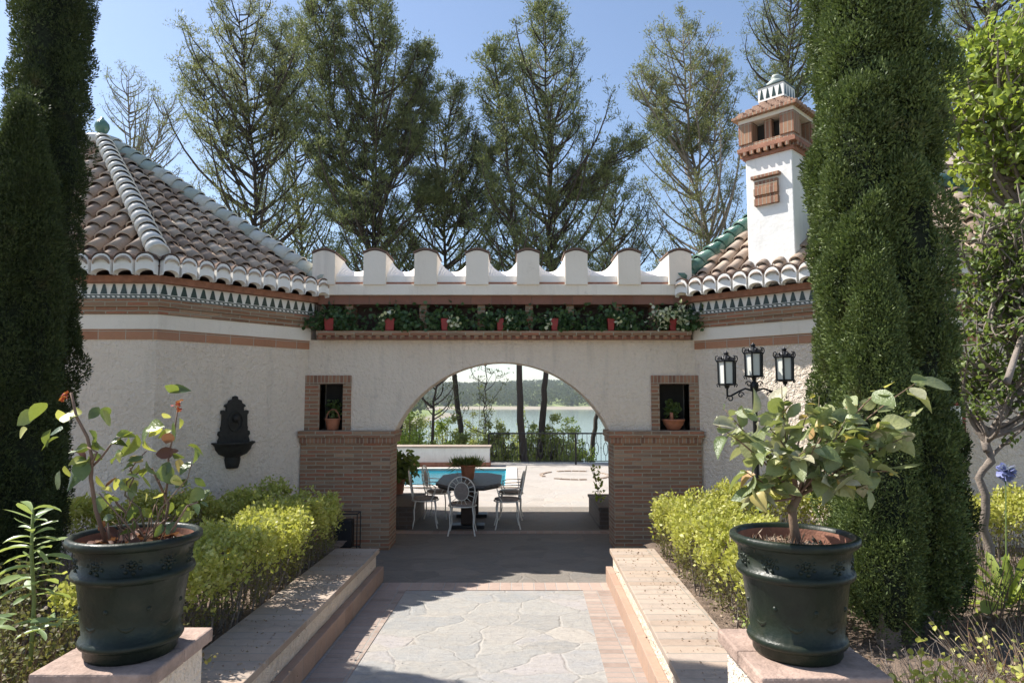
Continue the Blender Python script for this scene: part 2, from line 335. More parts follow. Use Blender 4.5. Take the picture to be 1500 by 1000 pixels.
# broad leaf template: x along leaf 0..1, y across, z up (fold + droop)
def leaf_template(shape='ovate',curl=.25,fold=.18):
    ts=[0,.1,.28,.5,.72,.9,1.0]
    wd={'ovate':[.03,.24,.46,.50,.37,.15,.0],'long':[.02,.07,.13,.19,.24,.18,.0],'round':[.05,.34,.52,.56,.50,.26,.02]}[shape]
    V=[];F=[]
    for t,w_ in zip(ts,wd):
        z=-curl*t*t
        V+= [(t,-w_,z+fold*w_),(t,0,z),(t,w_,z+fold*w_)]
    for i in range(len(ts)-1):
        a=i*3; F+=[(a,a+1,a+4,a+3),(a+1,a+2,a+5,a+4)]
    return np.array(V,float),np.array(F)
TPL={k:leaf_template(k) for k in('ovate','long','round')}
def leaves(P,D,L,kind='ovate',wr=1.0,upj=.5):
    T,F=TPL[kind]; n=len(P); D=unit(np.asarray(D,float))
    up=unit(np.array([[0,0,1.0]])+rvec(n)*upj); S=unit(np.cross(up,D)); U=np.cross(D,S)
    L=np.broadcast_to(L,n)[:,None,None]
    cv=rng.uniform(-.4,2.6,n)[:,None,None]; fw=rng.uniform(.7,1.15,n)[:,None,None]; tw=rng.normal(0,.22,n)[:,None,None]
    V=P[:,None,:]+L*(T[None,:,0:1]*D[:,None,:]+wr*fw*T[None,:,1:2]*S[:,None,:]+(cv*T[None,:,2:3]+tw*T[None,:,0:1]*T[None,:,1:2])*U[:,None,:])
    k=len(T); FF=(F[None]+ (np.arange(n)*k)[:,None,None]).reshape(-1,4)
    return V.reshape(-1,3),FF
def qobj(name,VF,mat,parent,smooth=False): return mkmesh(name,VF[0],VF[1],mat,parent,quad=True,smooth=smooth)
def offs(poly,d):
    n=len(poly); out=[]; A=sum(poly[i][0]*poly[(i+1)%n][1]-poly[(i+1)%n][0]*poly[i][1] for i in range(n)); sg=1 if A>0 else -1
    for i in range(n):
        p0=Vector(poly[i-1]);p1=Vector(poly[i]);p2=Vector(poly[(i+1)%n])
        e1=(p1-p0).normalized();e2=(p2-p1).normalized(); n1=Vector((e1.y,-e1.x))*sg;n2=Vector((e2.y,-e2.x))*sg
        k=(n1+n2); k=k/ (1+n1.dot(n2)); out.append(tuple(p1+k*d))
    return out
def struct(name,mb,mats,bevel=0,kind='structure'):
    o=mb.build(name,mats,None,bevel=bevel); o['kind']=kind; return o
#%%SETTING
# ================================================================ SETTING
LAKE=-12.0
def terr(x,y):
    # valley profile in front of the terrace, lake bed, headland and far shore
    if y<23.9: base=-1.75
    else:
        t=y-23.9; base=-1.75-min(11.5,t*.27)
    # left headland: land to the left of a line
    edge=-.075*y+ 9*math.sin(y*.012)+14
    if y>60:
        k=max(0,min(1,(edge-x)/60.0)); k=k*k*(3-2*k)
        s=max(0,min(1,(y-300)/80))*max(0,min(1,(760-y)/90))
        near=max(0,min(1,(150-y)/60))
        hh=LAKE-2+ (3.2+3.5*k)*k*max(s,near)
        base=max(min(base,LAKE-1.6),hh) if y>90 else max(base,-13.6)
    far=960+30*math.sin(x*.004)+18*math.sin(x*.013+2)
    if y>far:
        d=y-far; base=LAKE-1.5+min(7,d*.055)+ max(0,min(1,(d-110)/650))**.8*(37+4*math.sin(x*.0036+1)+3*math.sin(x*.011)+ (8*math.sin(x*.0012+2.2)))
    return base
ys=[-40,-12,-6,0,5,10,15,20,23.85,23.9]+[24+1.5*i for i in range(24)]+[62+6*i for i in range(24)]+[215+16*i for i in range(44)]+[920+10*i for i in range(40)]+[1330+40*i for i in range(20)]+[2300,3000,4500,7000]
na=120; V=[];
for y in ys:
    hw=max(40,y*1.15)
    for i in range(na+1):
        x=-hw+2*hw*i/na; z=terr(x,y)+ (rng.normal()*.12 if y>25 else 0)
        if y>2000: z=LAKE+30-(y-2000)*.01
        V.append((x,y,z))
F=[(r*(na+1)+c,r*(na+1)+c+1,(r+1)*(na+1)+c+1,(r+1)*(na+1)+c) for r in range(len(ys)-1) for c in range(na)]
q=NM('bank_and_hills'); p=q.obj(); sx=q.n('ShaderNodeSeparateXYZ'); q.l(p,sx.inputs[0])
n=q.noise(p,.05,6,.7); n2=q.noise(p,.6,5,.7)
grass=q.ramp(n,[(.35,(.13,.17,.05)),(.6,(.24,.29,.09))]); sand=q.ramp(n2,[(.3,(.24,.20,.15)),(.7,(.34,.29,.22))])
hgt=q.math('ADD',sx.outputs[2],q.math('MULTIPLY',q.math('SUBTRACT',n,.5),1.2))
farm=q.math('GREATER_THAN',sx.outputs[1],860.0); hgt=q.math('SUBTRACT',hgt,q.math('MULTIPLY',farm,2.0))
mr=q.n('ShaderNodeMapRange'); q.l(hgt,mr.inputs[0]); mr.inputs[1].default_value=LAKE+1.0; mr.inputs[2].default_value=LAKE+2.4
q.col(q.mix(mr.outputs[0],sand,grass)); q.rough(.95)
g=mkmesh('hills',V,F,q.m,None,smooth=True); g['kind']='structure'
# lake
q=NM('lake_water'); p=q.obj(); mp=q.n('ShaderNodeMapping'); q.l(p,mp.inputs[0]); mp.inputs['Scale'].default_value=(.5,1.6,1)
q.col((.10,.15,.12)); q.rough(.10); q.b.inputs['Specular IOR Level'].default_value=.5; q.bump(q.noise(mp.outputs[0],1.2,4,.6),.05,.5)
mb=MB().box(-1800,1800,45,1150,LAKE-.02,LAKE); struct('lake_water',mb,q.m)
# far forest: many rounded pine crowns
def forest():
    P=[]
    tries=0
    while len(P)<5200 and tries<60000:
        tries+=1
        y=985+ (random.random()**1.4)*900; x=(random.random()*2-1)*y*.34-60
        h=terr(x,y)
        if h<LAKE+3.8: continue
        P.append((x,y,h))
    for _ in range(260):
        y=480+random.random()*260; x=-.075*y-30-random.random()*130; h=terr(x,y)
        if h>LAKE+2.0 and random.random()<.6: P.append((x,y,h))
    P=np.array(P); n=len(P); k=26
    g=np.random.default_rng(5)
    s=g.uniform(5,9.5,n)
    C=np.repeat(P,k,0); S=np.repeat(s,k)[:,None]
    d=rvec(n*k,g); c=C+np.array([0,0,.55])*S*1.0+d*S*np.array([.42,.42,.40])
    return cards(c,d*.5+rvec(n*k,g)*.5+np.array([0,0,.4]),np.repeat(s,k)*.42,np.repeat(s,k)*.36)
o=qobj('forest',forest(),leafmat('far_pine_forest',[(.045,.065,.028),(.06,.085,.035),(.085,.11,.04)],.1,.8,.1),None); o['kind']='stuff'; tag(o,'dark green pine wood covering the hill across the lake','forest')
# terrace slab around pool. pool X -7..-.1, Y 17.2..21.3
PX0,PX1,PY0,PY1=-7.0,-.15,17.2,21.4
mb=MB(); mb.box(-16,16,13.98,PY0,-1.8,0); mb.box(-16,PX0,PY0,PY1,-1.8,0); mb.box(PX1,16,PY0,PY1,-1.8,0); mb.box(-16,16,PY1,23.85,-1.8,0)
struct('terrace',mb,M['flagt'])
mb=MB().box(-16,16,8.26,13.98,-1.8,0); struct('porch_floor',mb,M['flagd'])  # far edge follows the shadow edge; the shade is painted in the stone
mb=MB().box(-16,16,-26,8.26,-1.8,0); struct('path',mb,M['flag'])  # slab runs on unseen behind the camera, added to bounce sunlight onto walls
# pool
pl=thing('swimming_pool',(-3.5,19.3,0),'turquoise swimming pool sunk in the sunny terrace behind the arch','pool')
m=NM('pool_tile'); m.col(m.ramp(m.noise(m.obj(),3,3),[(.3,(.10,.42,.50)),(.7,(.14,.50,.58))])); m.rough(.3)
mb=MB(); mb.box(PX0,PX1,PY0,PY1,-1.78,-1.2); mb.box(PX0,PX0+.05,PY0,PY1,-1.2,-.03); mb.box(PX1-.05,PX1,PY0,PY1,-1.2,-.03); mb.box(PX0+.05,PX1-.05,PY0,PY0+.05,-1.2,-.03); mb.box(PX0+.05,PX1-.05,PY1-.05,PY1,-1.2,-.03)
mb.build('basin',m.m,pl)
m=NM('pool_water'); m.col((.035,.33,.44)); m.rough(.05); m.b.inputs['Transmission Weight'].default_value=.35; m.b.inputs['IOR'].default_value=1.33; m.bump(m.noise(m.obj(),5,3),.02,.4)
MB().box(PX0+.05,PX1-.05,PY0+.05,PY1-.05,-.2,-.06).build('water',m.m,pl)
mb=MB(); 
for a in ((PX0-.3,PX1+.3,PY0-.3,PY0+.02),(PX0-.3,PX1+.3,PY1-.02,PY1+.3),(PX0-.3,PX0+.02,PY0+.02,PY1-.02),(PX1-.02,PX1+.3,PY0+.02,PY1-.02)): mb.box(*a,.0,.035)
mb.build('coping',plain('pale_stone_coping',(.62,.55,.48),.8),pl,bevel=.008)
# brick strips on the ground (yawed with the path)
YAW=-.027
def pathx(x,y): return x+ .027*(y-8.26)
def yawbox(mb,x0,x1,y0,y1,z0,z1,m=0):
    vs=[(pathx(x,y),y,z) for z in(z0,z1) for y in (y0,y1) for x in (x0,x1)]
    return mb.add(vs,[(0,2,3,1),(4,5,7,6),(0,1,5,4),(2,6,7,3),(0,4,6,2),(1,3,7,5)],m)
mb=MB(); yawbox(mb,-1.50,-1.19,1,7.93,0,.006); yawbox(mb,.81,1.12,1,7.93,0,.006); struct('path_border',mb,M['border'])
mb=MB(); mb.box(-1.50,1.12,7.93,8.25,0,.006); mb.box(-3,2.7,11.2,11.45,0,.006); struct('path_edging',mb,bricks('brick_edging',[(.32,.23,.19),(.40,.30,.245),(.36,.27,.225)],(.37,.33,.30),.13,.6,.006,off=0,var=.4))
# soil beds
def soil(name,x0,x1,y0,y1,h=.33,holes=None):
    nx=int((x1-x0)/.12); ny=int((y1-y0)/.12); V=[];F=[]
    for j in range(ny+1):
        for i in range(nx+1):
            x=x0+(x1-x0)*i/nx; y=y0+(y1-y0)*j/ny
            V.append((x,y,h+.03*math.sin(x*3.1+y)+.03*math.sin(y*2.7-x*1.3)+rng.normal()*.010))
    for j in range(ny):
        for i in range(nx):
            a=j*(nx+1)+i; F.append((a,a+1,a+nx+2,a+nx+1))
    o=mkmesh(name,V,F,M['soil'],None,smooth=True); o['kind']='structure'; return o
soil('garden_soil',-9,-2.1,1.5,8.9,.30); soil('garden_soil',1.65,9,1.5,8.9,.30)
# fallen leaves
g=np.random.default_rng(3); n=5000; P=np.stack([np.where(g.random(n)<.4,g.uniform(-6,-2.1,n),g.uniform(1.7,6.5,n)),g.uniform(2,8.5,n),g.uniform(.33,.37,n)],1)
d=rvec(n,g); d[:,2]*=.25
n=700; P2=np.stack([g.choice([-1.85,1.4],n)+g.normal(0,.16,n),g.uniform(4,8.2,n),np.full(n,.397)],1); d2=rvec(n,g); d2[:,2]*=.1
o=qobj('leaf_litter',join([cards(P,d,g.uniform(.02,.05,5000),.02),cards(P2,d2,g.uniform(.01,.03,n),.012)]),M['lf_dry'],None); tag(o,'dry fallen leaves scattered on the beds and low walls','leaf litter'); o['kind']='stuff'
#%%WALLS
# ================================================================ LOW WALLS + PEDESTALS
def low_wall(x0,x1,inner,label):
    t=thing('low_wall',(pathx((x0+x1)/2,6),6,0),label,'low wall','low garden walls along the path')
    y0,y1=3.5,8.30
    a,b=(x0,x1-.035) if inner>0 else (x0+.035,x1)
    mb=yawbox(MB(),a,b,y0,y1-.03,0,.335); mb.build('core',M['stucco'],t)
    mb=yawbox(MB(),x0-.0,x1+.0,y0,y1,.335,.39); mb.build('coping',M['slab'],t,bevel=.007)
    if inner>0: mb=yawbox(MB(),b+.002,x1+.045,y0,y1+.03,0,.175)
    else: mb=yawbox(MB(),x0-.045,a-.002,y0,y1+.03,0,.175)
    mb.build('skirting',M['skirt'],t,bevel=.006)
low_wall(-2.10,-1.575,1,'shaded low white wall with clay coping left of the path')
low_wall(1.16,1.69,-1,'sunlit low white wall with clay coping right of the path')
def pedestal(x0,x1,y0,y1,label):
    t=thing('pedestal',((x0+x1)/2,(y0+y1)/2,0),label,'pedestal','pedestals carrying the big pots')
    MB().box(x0+.04,x1-.04,y0+.04,y1-.04,0,.86).build('shaft',M['stucco'],t)
    mb=MB(); ym=(y0+y1)/2
    mb.box(x0,x1,y0,ym-.002,.86,.93); mb.box(x0,x1,ym+.002,y1,.86,.93)
    mb.build('slab',plain('worn_clay_slab',(.36,.255,.205),.85,0,7,.35,.008),t,bevel=.010)
pedestal(-2.16,-1.61,3.16,3.80,'white pedestal with clay slab under the left pot')
pedestal(1.10,1.68,3.12,3.78,'white pedestal with clay slab under the right pot')
# ================================================================ ARCH WALL
aw=thing('arch_wall',(-.15,10.3,0),'white roughcast garden wall pierced by a wide low arch, topped with merlons','wall')
YF=10.10;YB=10.55; TOP=3.03
AL,AR=-1.737,1.444; ac=(AL+AR)/2; rise=1.03; hc=(AR-AL)/2; RR=(hc*hc+rise*rise)/(2*rise); zc=1.67+rise-RR
mb=MB()
N=40; xs=[AL+(AR-AL)*i/N for i in range(N+1)]
for i in range(N):
    a,b=xs[i],xs[i+1]; za=zc+math.sqrt(max(0,RR*RR-(a-ac)**2)); zb=zc+math.sqrt(max(0,RR*RR-(b-ac)**2))
    za=max(za,1.6);zb=max(zb,1.6)
    mb.add([(a,YF,za),(b,YF,zb),(b,YF,TOP),(a,YF,TOP),(a,YB,za),(b,YB,zb),(b,YB,TOP),(a,YB,TOP)],[(0,1,2,3),(4,7,6,5),(0,4,5,1)])
def sidewall(x0,x1,nx0,nx1,nz1):
    mb.box(x0,nx0,YF,YB,1.66,TOP); mb.box(nx1,x1,YF,YB,1.66,TOP); mb.box(nx0,nx1,YF,YB,nz1,TOP); mb.box(max(x0,AL*99 if x0<0 else 1.52),(min(x1,-1.80)),YF,YB,0,1.66) if x0<0 else mb.box(1.52,x1,YF,YB,0,1.66); mb.box(nx0,nx1,YB-.06,YB,1.66,nz1)
sidewall(-3.5,AL,-2.83,-2.49,2.38); sidewall(AR,3.3,2.17,2.61,2.38)
mb.box(-3.4,3.1,10.38,YB,TOP,3.68)
mb.build('wall',M['stucco'],aw)
def nicheframe(o0,o1,i0,i1):
    fr=MB(); y0=10.068;y1=10.40
    fr.box(o0,o1,y0,y1,2.38,2.505,1); fr.box(o0,i0,y0,y1,1.70,2.38,0); fr.box(i1,o1,y0,y1,1.70,2.38,0)
    fr.build('niche_frame',[M['brick'],M['brickv']],aw,bevel=.005)
    MB().box(i0+.001,i1-.001,10.42,10.46,1.665,2.379).build('niche_shade_back',M['dark'],aw)  # dark sheet before the stucco back, painted as the niche's shade
nicheframe(-3.07,-2.37,-2.83,-2.49); nicheframe(2.05,2.76,2.17,2.61)
def pillar(x0,x1,c0,c1):
    MB().box(x0,x1,10.0,10.58,0,1.52).build('pillar',M['brick'],aw,bevel=.004)
    MB().box(c0+.02,c1-.02,9.97,10.60,1.52,1.60).build('pillar_moulding',M['brickv'],aw,bevel=.006)
    MB().box(c0,c1,9.94,10.62,1.60,1.70).build('pillar_cap',M['brick'],aw,bevel=.012)
pillar(-3.07,-1.765,-3.10,-1.70); pillar(1.475,2.75,1.40,2.78)
XL,XR=-2.86,2.62
mb=MB(); mb.box(XL,XR,9.90,10.38,3.085,3.15,0); mb.box(XL,XR,9.96,10.38,3.03,3.085,1)
i=XL+.03
while i<XR-.06: mb.box(i,i+.06,9.925,9.96,3.035,3.085,0); i+=.12
mb.build('flower_shelf',[M['brick'],M['terrabeam']],aw,bevel=.004)
MB().box(XL,XR,10.0,10.37,3.55,3.68).build('lintel_beam',M['terrabeam'],aw,bevel=.005)
pc=[at(x,470,10.1).x for x in (512,620,705,775,835,905,960)]
for x in pc: MB().box(x-.055,x+.055,10.06,10.36,3.15,3.55).build('gallery_post',M['brick'],aw)
MB().box(XL,XR,10.36,10.375,3.15,3.55).build('gallery_shade_back',plain('recess_shade',(.07,.045,.035),.9),aw)  # dark sheet painted as the shade in the gallery openings
MB().box(XL,XR,9.93,10.5,3.68,3.84).build('cornice',M['plaster'],aw,bevel=.006)
MB().box(XL,XR,9.965,10.5,3.84,3.875).build('brick_line',M['terra'],aw)
# merlons and scalloped infill that leans back
mx=[(x-750)*.985*10/1000 for x in (469,545,621,698,774,846,925,1001)]
PW=.165
for x in mx:
    mb=MB(); mb.box(x-PW,x+PW,9.90,10.5,3.83,4.285)
    n=8; arc=[(x-PW+2*PW*i/n, 4.285+.05*math.sin(PI*i/n)) for i in range(n+1)]
    vs=[(a,9.90,b) for a,b in arc]+[(a,10.5,b) for a,b in arc]
    mb.add(vs,[tuple(range(n+1)),tuple(range(2*n+1,n,-1))]+[(i,i+n+1,i+n+2,i+1) for i in range(n)])
    me=mb.build('merlon',M['plaster'],aw)
    cb=MB(); P2=PW+.015
    a0=[(x-P2+2*P2*i/n, 4.29+.055*math.sin(PI*i/n)) for i in range(n+1)]; a1=[(a,b+.03) for a,b in a0]
    vs=[(a,9.885,b) for a,b in a0]+[(a,9.885,b) for a,b in a1]+[(a,10.52,b) for a,b in a0]+[(a,10.52,b) for a,b in a1]; k=n+1
    fs=[(i,i+1,k+i+1,k+i) for i in range(n)]+[(2*k+i,3*k+i,3*k+i+1,2*k+i+1) for i in range(n)]+[(k+i,k+i+1,3*k+i+1,3*k+i) for i in range(n)]+[(i,2*k+i,2*k+i+1,i+1) for i in range(n)]+[(0,k,3*k,2*k),(n,2*k+n,3*k+n,k+n)]
    cb.add(vs,fs).build('merlon_cap',M['channel'],me)
mb=MB()
segs=[(mx[i]+PW,mx[i+1]-PW) for i in range(7)]
for a,b in segs:
    n=12
    for i in range(n):
        q0=[];
        for t in (i/n,(i+1)/n):
            x=a+(b-a)*t; e=abs(2*t-1); zt=4.115+.155*e**2.2; q0.append((x,zt))
        (x0,z0),(x1,z1)=q0
        zb=3.97; yb=10.44
        mb.add([(x0,9.985,3.875),(x1,9.985,3.875),(x1,9.985,zb),(x0,9.985,zb),(x1,yb,z1),(x0,yb,z0),(x1,10.5,z1),(x0,10.5,z0),(x0,10.5,3.85),(x1,10.5,3.85)],[(0,1,2,3),(3,2,4,5),(5,4,6,7),(7,6,9,8)])
mb.build('scalloped_parapet',M['white'],aw)
# porch behind the wall
MB().box(-3.3,3.0,10.56,14.2,3.25,3.6).build('porch_ceiling',M['plaster'],aw)
MB().box(-3.6,3.3,13.9,14.2,2.93,3.25).build('porch_beam',plain('dark_timber',(.07,.05,.04),.8),aw)
mb=MB(); mb.box(-3.6,-3.2,13.85,14.25,0,2.93); mb.box(2.9,3.3,13.85,14.25,0,2.93); mb.build('porch_post',M['plaster'],aw)
MB().box(-3.3,-3.1,10.6,13.85,0,3.25).build('porch_side_wall',M['plaster'],aw)
MB().box(2.8,3.0,10.6,13.85,0,3.25).build('porch_side_wall',M['plaster'],aw)
# low planters inside the porch
def planter(x0,x1,y0,y1,h,label):
    t=thing('brick_planter',((x0+x1)/2,(y0+y1)/2,0),label,'planter')
    MB().box(x0,x1,y0,y1,0,h-.05).build('body',M['brickdark'],t,bevel=.01)
    MB().box(x0-.02,x1+.02,y0-.02,y1+.02,h-.05,h).build('rim',M['brickdark'],t,bevel=.01); return t
planter(-3.05,-1.66,11.6,13.2,.38,'low brick bench at the left side under the porch')
planter(1.46,2.75,11.6,13.2,.36,'low brick bench at the right side under the porch')
# ================================================================ ROOF TILES
def face_tiles(P0,P1,AP,sp,cov,chn,white,rw,fill=True):
    P0,P1,AP=Vector(P0),Vector(P1),Vector(AP); e=(P1-P0); L=e.length; e.normalize()
    d=AP-P0; ta=d.dot(e); m=d-e*ta; S=m.length; m.normalize(); nn=e.cross(m)
    if nn.z<0: nn=-nn
    n=max(1,round(L/sp)); w_=L/n; r=w_*.375
    def smax(t): 
        return S*(t/ta) if t<ta else S*(L-t)/(L-ta)
    def half(mb,t,s0,s1,r0,r1,h0,h1,up,k=7):
        vs=[]
        for s_,rr,hh in ((s0,r0,h0),(s1,r1,h1)):
            for j in range(k+1):
                a=PI*j/k; vs.append(P0+e*(t-rr*math.cos(a))+m*s_+nn*(hh+up*rr*.86*math.sin(a)))
        fs=[(j,j+1,k+1+j+1,k+1+j) for j in range(k)]
        if up>0:
            ri=r0-.018
            b=len(vs); vs+=[P0+e*(t-ri*math.cos(PI*j/k))+m*s0+nn*(h0+ri*.86*math.sin(PI*j/k)) for j in range(k+1)]
            fs+=[(j,b+j,b+j+1,j+1) for j in range(k)]
        mb.add(vs,fs)
    for i in range(n):
        t=(i+.5)*w_; s=-.05; lim=smax(t)
        while s<lim-.05:
            j=random.uniform(-.008,.008); e1=min(s+.40,lim+.1)
            half(cov,t+j,s+random.uniform(-.012,.012),e1,r*1.08,r*.82,.066,.012,1); s+=.30
    for i in range(n+1):
        t=i*w_; s=-.02; lim=smax(min(max(t,.001),L-.001))
        while s<lim-.1:
            half(chn,t,s,min(s+.40,lim),r*.95,r*.8,.075,.045,-1,5); s+=.30
    # mortar-filled eave ends
    ed=Vector((nn.x,nn.y,0)).normalized()
    for i in range(n):
        t=(i+.5)*w_; c=P0+e*t; k=8; W=w_*.43
        outer=[(-W,-.11)]+[(-W*math.cos(PI*j/k)*(1 if 0<j<k else 1),.045+.095*math.sin(PI*j/k)) for j in range(k+1)]+[(W,-.11)]
        notch=[(W*.82*math.cos(PI*j/k),-.11+.062*math.sin(PI*j/k)) for j in range(k+1)]
        # build as strips between outer top curve and bottom notch curve
        topc=[(-W*math.cos(PI*j/k),.045+.095*math.sin(PI*j/k)) for j in range(k+1)]
        bot=[(-W*math.cos(PI*j/k),-.11+.066*math.sin(PI*j/k)**.8 if 0<j<k else -.11) for j in range(k+1)]
        vs=[]
        for dd in (.085,-.02):
            vs+=[c+e*a+Vector((0,0,b))+ed*dd for a,b in topc]+[c+e*a+Vector((0,0,b))+ed*dd for a,b in bot]
        K=k+1; fs=[(K+j,K+j+1,j+1,j) for j in range(k)]+[(j,j+1,2*K+j+1,2*K+j) for j in range(k)]+[(K+j,3*K+j,3*K+j+1,K+j+1) for j in range(k)]+[(0,2*K,3*K,K),(k,K+k,3*K+k,2*K+k)]
        white.add(vs,fs)
        # clay rim lines above the mortar
        rim=[c+e*a*1.06+Vector((0,0,b+.010))+ed*.088 for a,b in topc]; rim2=[p+Vector((0,0,.014)) for p in rim]; back=[p-ed*.1 for p in rim2]
        rw.add(rim+rim2+back,[(j,j+1,K+j+1,K+j) for j in range(k)]+[(K+j,K+j+1,2*K+j+1,2*K+j) for j in range(k)])
def hip_tiles(P0,P1,r,step,mb,caps,lift=.04):
    P0,P1=Vector(P0),Vector(P1); d=(P1-P0); L=d.length; d.normalize(); sd_=d.cross(Vector((0,0,1))).normalized(); up=sd_.cross(d)
    if up.z<0: up=-up
    s=.09; k=9; first=True
    while s<L-.1:
        vs=[]
        for s_,rr,hh in ((s,r*1.06,lift+.035),(min(s+step*1.3,L),r*.86,lift)):
            for j in range(k+1):
                a=-.12*PI+PI*1.24*j/k; vs.append(P0+d*s_+sd_*(-rr*math.cos(a))+up*(hh+rr*math.sin(a)))
        ri=r*1.06-.02; b=len(vs)
        vs+=[P0+d*s+sd_*(-ri*math.cos(-.12*PI+PI*1.24*j/k))+up*(lift+.035+ri*math.sin(-.12*PI+PI*1.24*j/k)) for j in range(k+1)]
        mb.add(vs,[(j,j+1,k+1+j+1,k+1+j) for j in range(k)]+[(j,b+j,b+j+1,j+1) for j in range(k)])
        if first:
            c=P0+d*(s+.02); rr=r*1.0
            caps.add([c+sd_*(-rr*math.cos(-.12*PI+PI*1.24*j/k))+up*(lift+.035+rr*math.sin(-.12*PI+PI*1.24*j/k)) for j in range(k+1)],[tuple(range(k+1))]); first=False
        s+=step
def pavilion(t,wall,apex,EH,over,hipmats,tiles_sp):
    n=len(wall)
    MB().prism(wall,0,3.02).build('wall',M['stucco'],t)
    MB().prism(offs(wall,.014),2.89,3.012).build('brick_band',M['brickl'],t)
    MB().prism(offs(wall,.035),3.014,3.20).build('plaster_frieze',M['plaster'],t,bevel=.004)
    mb=MB(); mb.prism(offs(wall,.06),3.202,3.29,0); mb.prism(offs(wall,.085),3.29,3.385,0)
    mb.build('brick_cornice',M['brick'],t,bevel=.004)
    # ceramic frieze
    po=offs(wall,.075); mb=MB(); mb.prism(po,3.386,3.575,0)
    for i in range(n):
        a=Vector(po[i]);b=Vector(po[(i+1)%n]); e=(b-a);L=e.length;e.normalize(); o2=Vector((e.y,-e.x))
        k=int(L/.122); st=L/k
        for j in range(k):
            c=a+e*((j+.5)*st)
            def P(u,z,d=.004): q=c+e*u+o2*d; return (q.x,q.y,z)
            mb.add([P(-.044,3.445),P(.044,3.445),P(.012,3.568),P(-.012,3.568)],[(0,1,2,3)],1)
            mb.add([P(-st/2,3.425),P(st/2,3.425),P(st/2,3.437),P(-st/2,3.437)],[(0,1,2,3)],1)
            mb.add([P(-st/2,3.388),P(st/2,3.388),P(st/2,3.398),P(-st/2,3.398)],[(0,1,2,3)],1)
            for u in (-st/4,st/4): mb.add([P(u-.012,3.402),P(u+.016,3.402),P(u+.005,3.421),P(u-.022,3.421)],[(0,1,2,3)],1)
    mb.build('tile_frieze',[M['white'],M['greenflat']],t)
    MB().prism(offs(wall,over-.10),3.576,3.662).build('fascia',M['terra'],t,bevel=.006)
    ev=offs(wall,over); ap=Vector(apex)
    base=MB(); vs=[(x,y,EH) for x,y in ev]+[tuple(ap)]
    base.add(vs,[(i,(i+1)%n,n) for i in range(n)]+[tuple(range(n))[::-1]])
    rf=base.build('roof',plain('roof_bedding',(.16,.09,.065),.95),t)
    cov,chn,wh,rw=MB(),MB(),MB(),MB()
    for i in range(n):
        a=ev[i];b=ev[(i+1)%n]
        face_tiles((a[0],a[1],EH),(b[0],b[1],EH),ap,tiles_sp.get(i,.235),cov,chn,wh,rw)
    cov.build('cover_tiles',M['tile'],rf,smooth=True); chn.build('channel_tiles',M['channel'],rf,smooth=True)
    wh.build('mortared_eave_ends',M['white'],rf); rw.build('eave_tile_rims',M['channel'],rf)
    for i in range(n):
        caps=MB(); hb=MB(); a=ev[i]; hip_tiles((a[0],a[1],EH+.05),ap+Vector((0,0,.05)),.125,.235,hb,caps)
        o=hb.build('hip_tiles',hipmats[i],rf,smooth=True)
        caps.build('hip_end_mortar',M['white'],rf)
    return rf
# left pavilion, counter-clockwise list starting at front-left
A=(-4.385,8.40);B=(-3.02,10.1)
lw=[(-9.1,8.40),A,B,(-3.02,12.4),(-4.385,14.1),(-9.1,14.1),(-10.46,12.4),(-10.46,10.1)]
ap=at(148,212,10.9)
lp=thing('left_pavilion',(-6.7,11.2,0),'white pavilion with hipped clay tile roof and green finial, left of the arch','pavilion')
hm=[M['cream']]*8; hm[2]=M['mint']
rf=pavilion(lp,lw,ap,3.75,.28,hm,{0:.262,1:.215})
fb=MB(); fb.lathe([(.12,-.12),(.13,0),(.06,.05),(.045,.09),(.05,.12),(.09,.16),(.115,.23),(.105,.29),(.065,.34),(.03,.37),(.02,.40),(.0001,.41)],ap+Vector((0,0,.06)),16)
fb.build('finial',M['green'],rf,smooth=True)
# right pavilion
B2=(2.72,10.1);A2=(4.15,8.65)
rwp=[A2,(7.9,8.65),(9.3,10.1),(9.3,12.4),(7.9,13.9),(4.15,13.9),(2.72,12.4),B2]
ap2=at(1235,224,11.1)
rp=thing('right_pavilion',(5.9,11.2,0),'white pavilion with clay tile roof and tall brick-topped chimney, right of the arch','pavilion')
rf2=pavilion(rp,rwp,ap2,3.75,.28,[M['green']]*8,{0:.26,7:.225})
# window on right pavilion
f=MB(); f.box(4.95,5.68,8.60,8.66,1.62,2.12); wo=f.build('window',plain('red_frame',(.28,.05,.03),.6),rp)
MB().box(5.0,5.63,8.59,8.602,1.67,2.07).build('pane',M['glass'],wo)
# chimney
ch=None
K=Vector((3.76,8.92)); e=Vector((.702,-.712)); o_=Vector((-.712,-.702)) ; W=.66
cc=K-e*(W/2)-o_*(W/2)
def sq(h): return [tuple(cc+e*a*h+o_*b*h) for a,b in ((-1,-1),(-1,1),(1,1),(1,-1))]
h=W/2
ch=MB().prism(sq(h),3.7,5.52).build('chimney',M['white'],rp,bevel=.012)
mb=MB(); mb.prism(sq(h+.03),5.50,5.55,0); mb.prism(sq(h+.08),5.60,5.66,0); mb.prism(sq(h+.05),5.66,5.72,1)
for s_ in range(4):
    dirs=[e,o_,-e,-o_]; nrm=dirs[s_]; tg=dirs[(s_+1)%4]
    for k in range(7):
        u=(-1+2*(k+.5)/7)*(h+.02)
        c=cc+nrm*(h+.035)+tg*u
        mb.obox((c.x,c.y,5.575),Vector((tg.x,tg.y,0))*.028,Vector((nrm.x,nrm.y,0))*.045,Vector((0,0,.026)),1)
mb.build('corbel_course',[M['terra'],M['brickv']],ch,bevel=.004)
hb=h+.04
